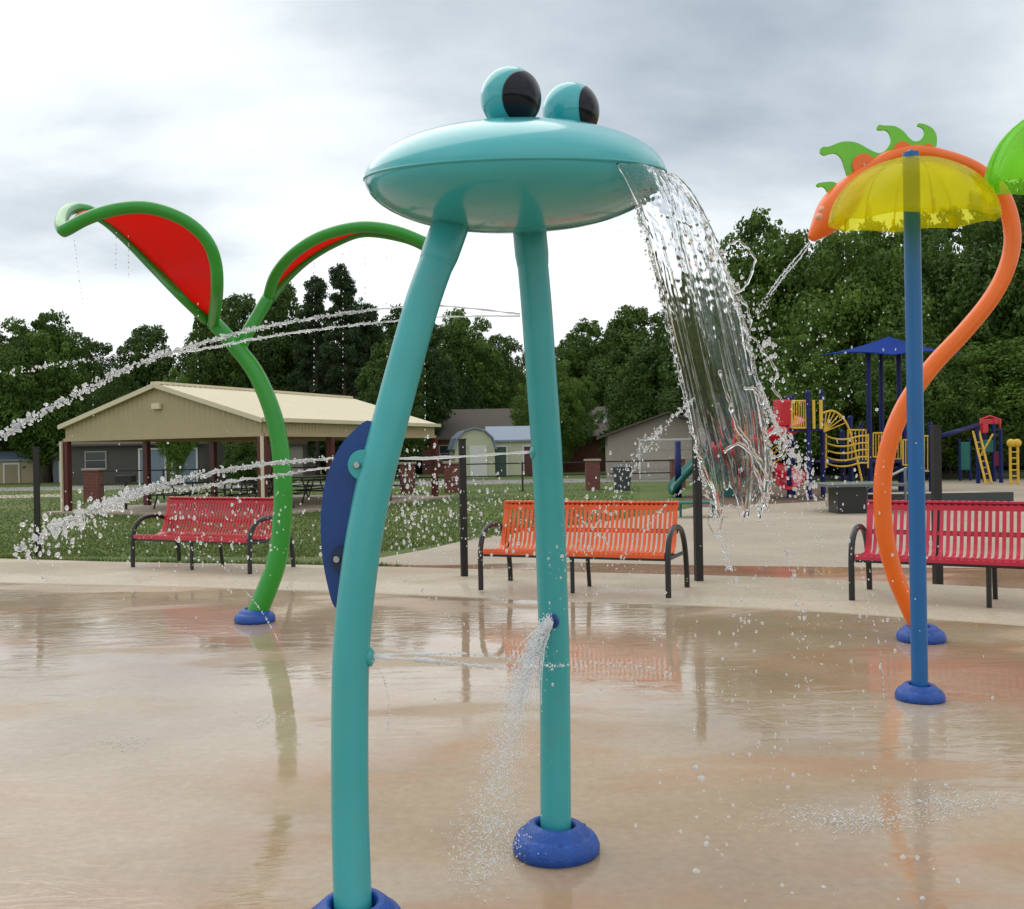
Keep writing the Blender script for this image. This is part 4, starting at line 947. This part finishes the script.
for i,((px,Z),wh) in enumerate(zip(bl,where)):
    o = bpy.data.objects.new('bush', bm_[i%3]); C.objects.link(o); o.location = (X_at(px,Z),Z,0); o.rotation_euler = (0,0,random.uniform(-.3,.3)); o.scale = (1.6,1.3,1.5)
    tag(o, 'dark green bush '+wh, 'bush', 'bushes below the treeline')
# far wood as one mass
cs = []; rs_ = []
for i in range(240):
    x = -130+260*rng.random(); y = 100+18*rng.random(); cs.append((x,y,2+6*rng.random())); rs_.append(1.8+1.6*rng.random())
o = bpy.data.objects.new('distant_wood', leaf_mesh('distant_wood', cs, rs_, 60000, .42, leafB, .9)); C.objects.link(o)
tag(o, 'distant dark wood closing the park behind the nearer trees', 'wood', kind='stuff')

# ---------------------------------------------------------------- grass tufts near the walkway
gv = []; n_ = 40000
mask_n = 0; P0 = []
while len(P0) < n_:
    px = rng.uniform(-40, 640); py = 480 + 84*rng.random()**.8
    q = G(px, py)
    lim = 557 if px < 350 else 557-(px-350)*.135
    if py < lim: P0.append((q.x,q.y))
eg = resample(offs(2.17), 400)
for _ in range(9000):
    q = eg[min(399,int(399*rng.random()))]
    if q.x < -1.6: P0.append((q.x+rng.normal()*.06, q.y+abs(rng.normal())*.10-.035))
n_in = n_; P0 = np.array(P0); n_ = len(P0)
an = rng.random(n_)*2*PI; hgt = .02+.035*rng.random(n_); hgt[n_in:] += .045+.03*rng.random(n_-n_in); wd = .005+.004*P0[:,1]*.12
lean_ = rng.normal(size=(n_,2))*.03
a3 = np.stack([P0[:,0]+np.cos(an)*wd, P0[:,1]+np.sin(an)*wd, np.zeros(n_)],1); b3 = np.stack([P0[:,0]-np.cos(an)*wd, P0[:,1]-np.sin(an)*wd, np.zeros(n_)],1); c3 = np.stack([P0[:,0]+lean_[:,0], P0[:,1]+lean_[:,1], hgt],1)
me = bpy.data.meshes.new('grass_blades'); v = np.stack([a3,b3,c3],1).reshape(-1,3); me.vertices.add(3*n_); me.vertices.foreach_set('co', v.ravel()); me.loops.add(3*n_); me.loops.foreach_set('vertex_index', np.arange(3*n_)); me.polygons.add(n_); me.polygons.foreach_set('loop_start', np.arange(n_)*3); me.update(calc_edges=True); me.materials.append(foliage('blades',(.085,.125,.018),(.12,.165,.026),(.16,.19,.04),1.2))
o = bpy.data.objects.new('grass_blades', me); C.objects.link(o); tag(o, 'short green grass blades on the lawn behind the walkway', 'grass', kind='stuff')

# ---------------------------------------------------------------- water
bmi = bmesh.new(); bmesh.ops.create_icosphere(bmi, subdivisions=2, radius=1); IV2 = np.array([v.co[:] for v in bmi.verts]); IF2 = np.array([[v.index for v in f.verts] for f in bmi.faces]); bmi.free()
bmi = bmesh.new(); bmesh.ops.create_icosphere(bmi, subdivisions=1, radius=1); IV1 = np.array([v.co[:] for v in bmi.verts]); IF1 = np.array([[v.index for v in f.verts] for f in bmi.faces]); bmi.free()
def blob_mesh(name, pts, rad, m, stretch=None, hi=False, wob=.18):
    IV, IF = (IV2, IF2) if hi else (IV1, IF1)
    pts = np.array([tuple(p) for p in pts]); rad = np.array(rad); n = len(pts); k = len(IV)
    sc3 = rad[:,None]*(1+wob*rng.normal(size=(n,3))).clip(.55,1.6)
    if stretch is not None: sc3[:,2] *= stretch
    ph = rng.random((n,1))*6.28
    wv = 1 + .18*np.sin(IV[None,:,0]*3+ph)*np.cos(IV[None,:,2]*3+ph*1.7) if hi else np.ones((n,k))
    v = pts[:,None,:] + IV[None]*sc3[:,None,:]*wv[:,:,None]
    f = (IF[None]+ (np.arange(n)*k)[:,None,None]).reshape(-1,3)
    me = bpy.data.meshes.new(name); me.vertices.add(n*k); me.vertices.foreach_set('co', v.ravel()); nf = len(f); me.loops.add(nf*3); me.loops.foreach_set('vertex_index', f.ravel()); me.polygons.add(nf); me.polygons.foreach_set('loop_start', np.arange(nf)*3)
    me.polygons.foreach_set('use_smooth', np.ones(nf, bool)); me.update(calc_edges=True); me.materials.append(m)
    o = bpy.data.objects.new(name, me); C.objects.link(o); return o
def noisy_tube(mb, pts, r, amp=.35, n=10, f=30, seed=0):
    rr = [ (r if not hasattr(r,'__len__') else r[i])*(1+amp*noise.noise(Vector((i*.37, seed*3.1, 0)))*2) for i in range(len(pts))]
    mb.tube(pts, [max(.0006, q) for q in rr], n)
# falling sheet
Lp = smoothp([(612,163),(627,182),(640,212),(650,245),(660,285),(670,325),(679,365),(688,405),(696,440),(703,472),(711,500)], 22)
Rp = smoothp([(663,169),(688,196),(708,229),(722,262),(734,296),(744,330),(753,368),(762,405),(766,440),(770,470),(766,503)], 22)
ni = len(Lp); nj = 90; front = []; back = []
def rimpt(t_): a = R(-55+46*t_); return Rm @ Vector(((RD+.012)*math.cos(a), (RD+.012)*math.sin(a), -.012)) + hc
def shp(i, t_, zb=0):
    s = i/(ni-1); xx = Lp[i][0]*(1-t_)+Rp[i][0]*t_; yy = Lp[i][1]*(1-t_)+Rp[i][1]*t_
    if i > ni-30: yy += (i-ni+30)*(.9*noise.noise(Vector((t_*5,3.3,0)))+.5*noise.noise(Vector((t_*14,8.3,0))))*1.6
    zl = 3.42+.26*min(1,s*1.5)**1.4; zr = 3.74-.04*s
    p = P(xx, yy, zl*(1-t_)+zr*t_ - .07*math.sin(PI*t_)*min(1,s*3))
    p0 = P(Lp[0][0]*(1-t_)+Rp[0][0]*t_, Lp[0][1]*(1-t_)+Rp[0][1]*t_, 3.42*(1-t_)+3.74*t_)
    return p + (rimpt(t_)-p0)*math.exp(-(s/.16)**1.3)
for i in range(ni):
    s = i/(ni-1)
    for j in range(nj+1):
        t_ = j/nj
        p = shp(i, t_)
        wv = .022*noise.noise(Vector((t_*3.2, s*4.5, 1.7))) + .008*noise.noise(Vector((t_*7, s*8, 5)))
        low = min(1, s*1.25); rid = (1-low)*noise.noise(Vector((t_*26+2*noise.noise(Vector((t_*3,s*5,2))), s*5.5, 0))) + low*noise.noise(Vector((t_*8+1.5*noise.noise(Vector((t_*2,s*4,2))), s*3.5, 6)))
        rid2 = noise.noise(Vector((t_*55, s*20, 4))); fine = noise.noise(Vector((t_*24, s*60, 9)))
        up_ = max(0, 1-s*1.7)
        th = .0050 + (.0070-.0030*low)*abs(rid) + (.0030-.0028*low)*rid2 + (.0024-.00235*low)*fine
        rim = max(0, 1-min(t_,1-t_)/.05)**.5 ; th = max(.0012, th) * (1-.75*max(0,1-min(t_,1-t_)/.012)) + .006*rim*(1-max(0,1-min(t_,1-t_)/.012))
        if i > ni-4: th *= (ni-1-i)/4+.1
        if i < 6: th *= .5+.08*i
        ta, tb = max(0,t_-.03), min(1,t_+.03); ia, ib = max(0,i-4), min(ni-31 if i < ni-31 else ni-1, i+4)
        nrm = (shp(i,tb)-shp(i,ta)).cross(shp(ib,t_)-shp(ia,t_)).normalized()
        if nrm.y > 0: nrm = -nrm
        front.append(p + nrm*(wv+th)); back.append(p + nrm*(wv-th*.6))
mb = MB(); K = nj+1; off = ni*K
fs = [(i*K+j, i*K+j+1, (i+1)*K+j+1, (i+1)*K+j) for i in range(ni-1) for j in range(nj)]
fs += [(off+a, off+d, off+c, off+b) for a,b,c,d in fs]
fs += [(i*K, (i+1)*K, off+(i+1)*K, off+i*K) for i in range(ni-1)] + [(i*K+nj, off+i*K+nj, off+(i+1)*K+nj, (i+1)*K+nj) for i in range(ni-1)]
fs += [(j, off+j, off+j+1, j+1) for j in range(nj)] + [((ni-1)*K+j, (ni-1)*K+j+1, off+(ni-1)*K+j+1, off+(ni-1)*K+j) for j in range(nj)]
mb.add(front+back, fs)
wf = thing('waterfall','clear sheet of water pouring from the mouth of the frog sprayer','waterfall',tuple(P(640,200,3.5)))
child(mb.build('sheet', w_sheet, smooth=True), wf)
# edge strands and beads
for k in range(15):     # brighter ropes of water running down within the sheet
    t0 = random.uniform(.06,.94); i0 = random.randrange(0, int(ni*.6)); i1 = min(ni-8, i0+random.randrange(40,150)); q = []
    for i in range(i0, i1, 2):
        tt = t0+.06*noise.noise(Vector((i*.012,k*2.3,0))); q.append(shp(i, tt)+Vector((-.1,-1,.05)).normalized()*(.010+.022*noise.noise(Vector((tt*3.2, i/(ni-1)*4.5, 1.7)))))
    mbq = MB(); rr = random.uniform(.0012,.0032); noisy_tube(mbq, q, [rr*math.sin(PI*(n_+.5)/len(q))**.5 for n_ in range(len(q))], .45, 6, seed=k+70); child(mbq.build('streak', w_clear, smooth=True), wf)
def strand(pl, Z, r, seed, root=wf, name='strand', m=None, jit=2.0, k=10):
    q = smoothp(pl, k); pts = []
    for i, p in enumerate(q):
        zz = Z if len(p) < 3 else p[2]
        pts.append(P(p[0]+jit*noise.noise(Vector((i*.19,seed,0)))*2, p[1]+jit*noise.noise(Vector((i*.19,seed,7)))*2, zz))
    mb = MB(); noisy_tube(mb, pts, r, .45, 8, seed=seed); return child(mb.build(name, m or w_clear, smooth=True), root)
strand([(p[0]-1,p[1],3.42+.26*min(1,(40+14*k_)/ni*1.5)**1.4) for k_,p in enumerate(Lp[40::14])], 3.40, .007, 1)
strand([(p[0]+1,p[1]) for p in Rp[20::14]], 3.70, .0075, 2)
strand([(722,262),(737,290),(748,312),(752,335),(764,352),(776,372),(774,388),(783,402)], 3.72, .0042, 3, jit=2.2)
strand([(720,255),(733,243),(748,247),(754,262),(748,282),(736,292),(727,282)], 3.7, .0038, 4, jit=1.5)
strand([(720,370),(727,395),(735,420),(748,444),(760,462),(768,480)], 3.60, .007, 6, jit=1.5)
strand([(724,452),(736,444),(748,450),(756,470),(765,500),(768,512)], 3.56, .006, 7, jit=1)
strand([(764,440),(774,432),(784,438),(783,452),(772,458)], 3.66, .005, 8, jit=1)
strand([(744,388),(756,391),(762,405)], 3.6, .006, 9, jit=.8)
strand([(711,500),(720,508),(731,505),(742,512),(753,505),(765,508)], 3.6, .003, 10, jit=3)
strand([(712,502),(708,520),(716,535),(722,520),(720,505)], 3.6, .003, 11, jit=2)
bp_ = []; br_ = []
for i in range(0, ni, 1):
    for E, Zc, sg in ((Lp,3.42+.26*min(1,i/ni*1.5)**1.4,-1),(Rp,3.71,1)):
        if i < 36: continue
        for _ in range(2):
            bp_.append(P(E[i][0]+sg*abs(rng.normal())*3.0, E[i][1]+rng.normal()*2, Zc+rng.normal()*.02)); br_.append((.35+1.3*rng.random()**2.5)*3.5/F)
tag(child(blob_mesh('edge_beads', bp_, br_, w_drop, hi=True), wf), kind='stuff')
# droplet clouds
def drops(label, n, fn, rpx, m=w_drop, hi=False, grp=None, name='water_spray', st=1.45):
    pts = []; rad = []
    for _ in range(n):
        x, y, Z = fn(); p = P(x, y, Z)
        if p.z < .012: continue
        pts.append(p); rad.append((rpx[0]+(rpx[1]-rpx[0])*random.random()**2.5)*Z/F)
    o = blob_mesh(name, pts, rad, m, st, hi); return tag(o, label, 'water spray', kind='stuff')
def along(path, spread, zr, bias=1.0, grow=True):
    q = smoothp(path, 8)
    def f():
        u = random.random()**bias; i = u*(len(q)-1); a = q[int(i)]; b = q[min(int(i)+1,len(q)-1)]; w = i-int(i)
        s = spread*(u if grow else 1)
        return a[0]*(1-w)+b[0]*w+random.gauss(0,s), a[1]*(1-w)+b[1]*w+random.gauss(0,s), random.uniform(*zr)
    return f
def boxf(x0,x1,y0,y1,z0,z1): return lambda: (random.uniform(x0,x1), random.uniform(y0,y1), random.uniform(z0,z1))
def gaussf(cx,cy,sx,sy,z0,z1): return lambda: (random.gauss(cx,sx), random.gauss(cy,sy), random.uniform(z0,z1))
drops('dense droplets flung off the right side of the waterfall', 460, along([(760,385),(772,415),(784,440),(796,465),(806,490)], 9, (3.6,3.9)), (.4,1.7), hi=True)
drops('trail of drops falling away under the waterfall', 90, along([(715,510),(722,545),(735,590),(740,640)], 4, (3.5,3.65), grow=False), (.4,2.0), hi=True)
drops('thin trail of drops below the right corner of the waterfall', 60, along([(765,508),(785,545),(800,600),(806,650)], 4, (3.5,3.65)), (.4,1.5), hi=True)
drops('droplets thrown off the upper right edge of the waterfall', 170, along([(735,285),(752,320),(764,350),(772,380)], 9, (3.65,3.8), grow=False), (.4,1.8), hi=True)
drops('fine droplets in the air right of the waterfall', 420, gaussf(800,500,38,62,3.5,4.3), (.35,1.5))
drops('scattered droplets in front of the trees by the serpent jet', 130, gaussf(800,355,40,38,3.6,4.2), (.35,1.3))
drops('arc of droplets left of the lower waterfall', 420, along([(694,398),(665,425),(640,455),(615,490),(590,530),(560,570)], 13, (3.5,3.8)), (.4,1.6))
drops('second thin arc of droplets over the orange bench', 90, along([(700,478),(670,500),(645,530),(620,560),(600,590)], 3, (3.6,3.8)), (.5,1.3))
drops('droplets in front of the left end of the orange bench', 420, gaussf(455,515,52,32,3.9,4.6), (.45,1.7))
drops('cluster of droplets dripping off the left frog leg', 160, gaussf(412,500,17,26,3.6,3.9), (.5,1.8))
drops('fine droplets in front of the cherry red bench', 420, gaussf(220,530,75,30,4.2,5.0), (.4,1.5))
drops('droplets where the lower jets break up at the left', 420, along([(150,488),(110,505),(70,525),(35,545)], 15, (4.4,4.8)), (.5,2.4), hi=True)
drops('loose droplets falling over the middle of the pad', 90, boxf(400,640,560,700,3.3,4.5), (.4,1.1))
drops('droplets raining on the right part of the pad', 300, lambda: (random.gauss(800,75), random.uniform(540,790), random.uniform(3.3,3.7)), (.4,1.7))
drops('large close droplets above the near pad', 80, boxf(620,980,730,905,2.6,3.3), (.7,2.6), m=w_foam, hi=True, st=1.0)
# splashes lying on the pad
def padsplash(label, n, cx, cy, sx, sy, rpx, h=.05):
    pts = []; rad = []
    for _ in range(n):
        x = random.gauss(cx,sx); y = random.gauss(cy,sy)-abs(x-cx)*.05; q = G(x, min(y,905), .01); pts.append((q.x,q.y,.012+h*random.random()**3)); rad.append(random.uniform(*rpx)*q.y/F)
    return tag(blob_mesh('pad_splash', pts, rad, w_mist, .5), label, 'water spray', kind='stuff')
padsplash('splash of small bubbles on the pad below the waterfall', 1100, 858, 823, 44, 7, (.2,1.0))
padsplash('faint line of splashes on the pad right of the waterfall', 700, 950, 806, 34, 5, (.2,.9))
padsplash('splash on the pad under the frog leg nozzle spray', 170, 470, 868, 14, 22, (.4,1.4),.1)
padsplash('small bubbles on the pad at the left', 110, 122, 743, 14, 4, (.3,1.0),.02)
padsplash('small bubbles on the pad below the leaf sprayer', 90, 268, 720, 14, 4, (.3,1.0),.02)
# jets
def jet(label, path, r0_, r1_, brk, seed, m=w_foam, spread=2.0, nb=1.0, name='water_jet'):
    r0_ *= .66; r1_ *= .52; nb *= 1.5
    """path of (px,py,Z): continuous wobbly rope up to fraction brk, then separate blobs"""
    q = smoothp(path, 14); n = len(q); mb = MB(); k = max(3, int(n*brk)); pts = []
    for i in range(k):
        u = i/n; j = .5+spread*u*.5
        pts.append(P(q[i][0], q[i][1]+j*noise.noise(Vector((i*.45,seed,0)))*2, q[i][2]))
    root = thing(name, label, 'water jet', tuple(P(*path[0])), 0, 'arching water jets')
    noisy_tube(mb, pts, [(r0_+(r1_-r0_)*i/n)*q[i][2]/F for i in range(k)], .5, 8, seed=seed)
    child(mb.build('stream', m, smooth=True), root)
    bp_, br_ = [], []
    tot = int(n*nb*2.2)
    for _ in range(tot):
        u = brk*.35 + (1-brk*.35)*random.random(); i = u*(n-1); a = q[int(i)]; b = q[min(int(i)+1,n-1)]; w = i-int(i)
        s = .5+spread*u
        bp_.append(P(a[0]*(1-w)+b[0]*w+random.gauss(0,s), a[1]*(1-w)+b[1]*w+random.gauss(0,s*.9), a[2]*(1-w)+b[2]*w)); br_.append((r0_+(r1_-r0_)*u)*(.3+.95*random.random()**1.8)*a[2]/F)
    tag(child(blob_mesh('droplets', bp_, br_, m, hi=True), root), kind='stuff'); return root
jet('upper water jet arching left from the right frog leg, highest of the jets', [(520,316,3.98),(440,317,4.0),(384,322,4.05),(329,328,4.1),(260,338,4.2),(196,350,4.25),(118,356,4.3),(40,367,4.4),(-30,380,4.5)], 1.0, 2.4, .65, 21, spread=1.6, nb=1.2) 
jet('water jet just under the highest one, falling steeper to the left edge', [(520,314,3.98),(440,306,3.9),(380,309,3.85),(321,317,3.85),(259,328,3.85),(196,345,3.85),(138,364,3.9),(91,386,3.95),(40,413,4.0),(0,437,4.0),(-40,466,4.0)], 1.1, 3.8, .6, 22, spread=2.6, nb=2.2)
jet('thick lower water jet crossing in front of the cherry red bench', [(530,452,3.99),(430,458,4.1),(330,459,4.2),(274,463,4.25),(226,470,4.3),(177,480,4.4),(139,492,4.45),(106,505,4.5),(64,524,4.55),(16,550,4.6)], 1.5, 3.6, .5, 23, spread=3.0, nb=2.0)
jet('short thin water jet beneath the thick lower one, left of the blue fin', [(345,466,4.1),(310,470,4.15),(280,475,4.2),(226,482,4.3),(193,489,4.35),(150,492,4.4),(120,502,4.4)], 1.2, 2.4, .6, 24, spread=1.8, nb=1.3)
jet('thin low jet shooting right from the left frog leg', [(373,657,3.45),(410,659,3.45),(450,663,3.5),(490,667,3.55),(540,668,3.6),(600,663,3.7),(660,672,3.8),(735,700,3.9)], 2.6, 1.4, .45, 25, m=w_mist, spread=2.4, nb=1.0)
jet('second thin jet just above the low one from the left frog leg', [(373,655,3.45),(420,654,3.5),(470,654,3.55),(520,660,3.6),(590,668,3.7),(650,690,3.8)], 1.5, 1.3, .4, 26, m=w_mist, spread=2.0, nb=.8)
for k,(dx_,lab) in enumerate(((0,'upper of the two thin streams from the serpent head'),(3.5,'lower of the two thin streams from the serpent head'))):
    jet(lab, [(809+dx_*.3,242+dx_*.5,Zs),(795+dx_,259+dx_*.3,Zs-.1),(780+dx_,277,Zs-.2),(766+dx_,297,Zs-.3),(756+dx_*1.5,316,Zs-.4)], 1.0, 1.1, .75, 30+k, m=w_drop, spread=1.5, nb=.5)
# nozzle spray on right frog leg
sp_ = thing('nozzle_spray','white fan of spray shooting down from the hole in the right frog leg','water jet',tuple(P(550,622,3.95)))
for k in range(30):
    a = k/29; ex = 505+a*34+random.gauss(0,2); ey = 672+random.uniform(-12,45)
    path = [(549+a*4,620+a*2,3.93),((549+ex)/2-1,622+(ey-622)*.38,3.85),(ex,ey,3.78)]
    q = smoothp(path, 8); mb = MB(); noisy_tube(mb, [P(p[0]+noise.noise(Vector((i*.5,k,0)))*1.5,p[1],p[2]) for i,p in enumerate(q)], [.0032*(1-.75*i/len(q)) for i in range(len(q))], .5, 6, seed=k+40); child(mb.build('stream', w_mist, smooth=True), sp_)
pts=[];rad=[]
for _ in range(7500):
    u = random.random()**1.25; x = 550-68*u**.8+random.gauss(0,1.5+17*u); y = 622+255*u**1.25+random.gauss(0,4+8*u); Z = 3.92-.55*u+random.gauss(0,.05)
    p = P(x,y,Z)
    if p.z>.02: pts.append(p); rad.append((random.uniform(.25,.8) if u > .35 else random.uniform(.3,.7))*Z/F)
tag(child(blob_mesh('droplets', pts, rad, w_mist), sp_), kind='stuff')
# drips off the leaf rims and thin ballistic arcs
def line_drops(label, lst, r=.5, Z=8.6):
    pts=[];rad=[]
    for (x0,y0,x1,y1,n) in lst:
        for i in range(n):
            u = (i+random.random()*.7)/n; pts.append(P(x0+(x1-x0)*u+random.gauss(0,.25), y0+(y1-y0)*u, Z)); rad.append(random.uniform(.5,1.2)*r*Z/F)
    tag(blob_mesh('drip_lines', pts, rad, w_drop, 1.8), label, 'water spray', kind='stuff')
line_drops('thin drips falling from the left leaf of the leaf sprayer', [(74,238,82,300,16),(116,232,116,270,9),(128,236,129,280,10),(198,300,198,390,14),(92,340,93,420,9)], .55)
line_drops('thin drips falling from the right leaf of the leaf sprayer', [(314,260,314,400,24),(343,250,343,400,24),(365,240,365,330,12),(386,240,387,360,12),(425,340,425,440,14)], .55, 9.0)
arcs = []
def arc_drops(label, path, n, r, Z):
    q = smoothp(path, 10); pts=[];rad=[]
    for i in range(n):
        u=(i+random.random()*.6)/n*(len(q)-1); a=q[int(u)]; b=q[min(int(u)+1,len(q)-1)]; w=u-int(u)
        pts.append(P(a[0]*(1-w)+b[0]*w, a[1]*(1-w)+b[1]*w, Z)); rad.append(random.uniform(.6,1.2)*r*Z/F)
    tag(blob_mesh('drip_arc', pts, rad, w_drop, 1.5), label, 'water spray', kind='stuff')
arc_drops('thin arc of drops ending at the base of the leaf sprayer', [(175,540),(215,560),(240,585),(262,612),(278,640)], 46, .8, 6.0)
arc_drops('thin arc of drops falling right of the left frog leg', [(372,660),(384,680),(389,705),(388,730)], 22, .9, 3.4)
arc_drops('thin arc of drops in front of the orange bench foot', [(470,520),(482,560),(500,610),(508,660)], 34, .7, 3.9)
arc_drops('thin slanting line of drops right of the right frog leg', [(640,560),(610,600),(590,640),(575,670)], 34, .7, 3.9)
arc_drops('thin line of drops below the serpent base', [(860,560),(868,600),(880,650),(884,700)], 26, .8, 3.9)
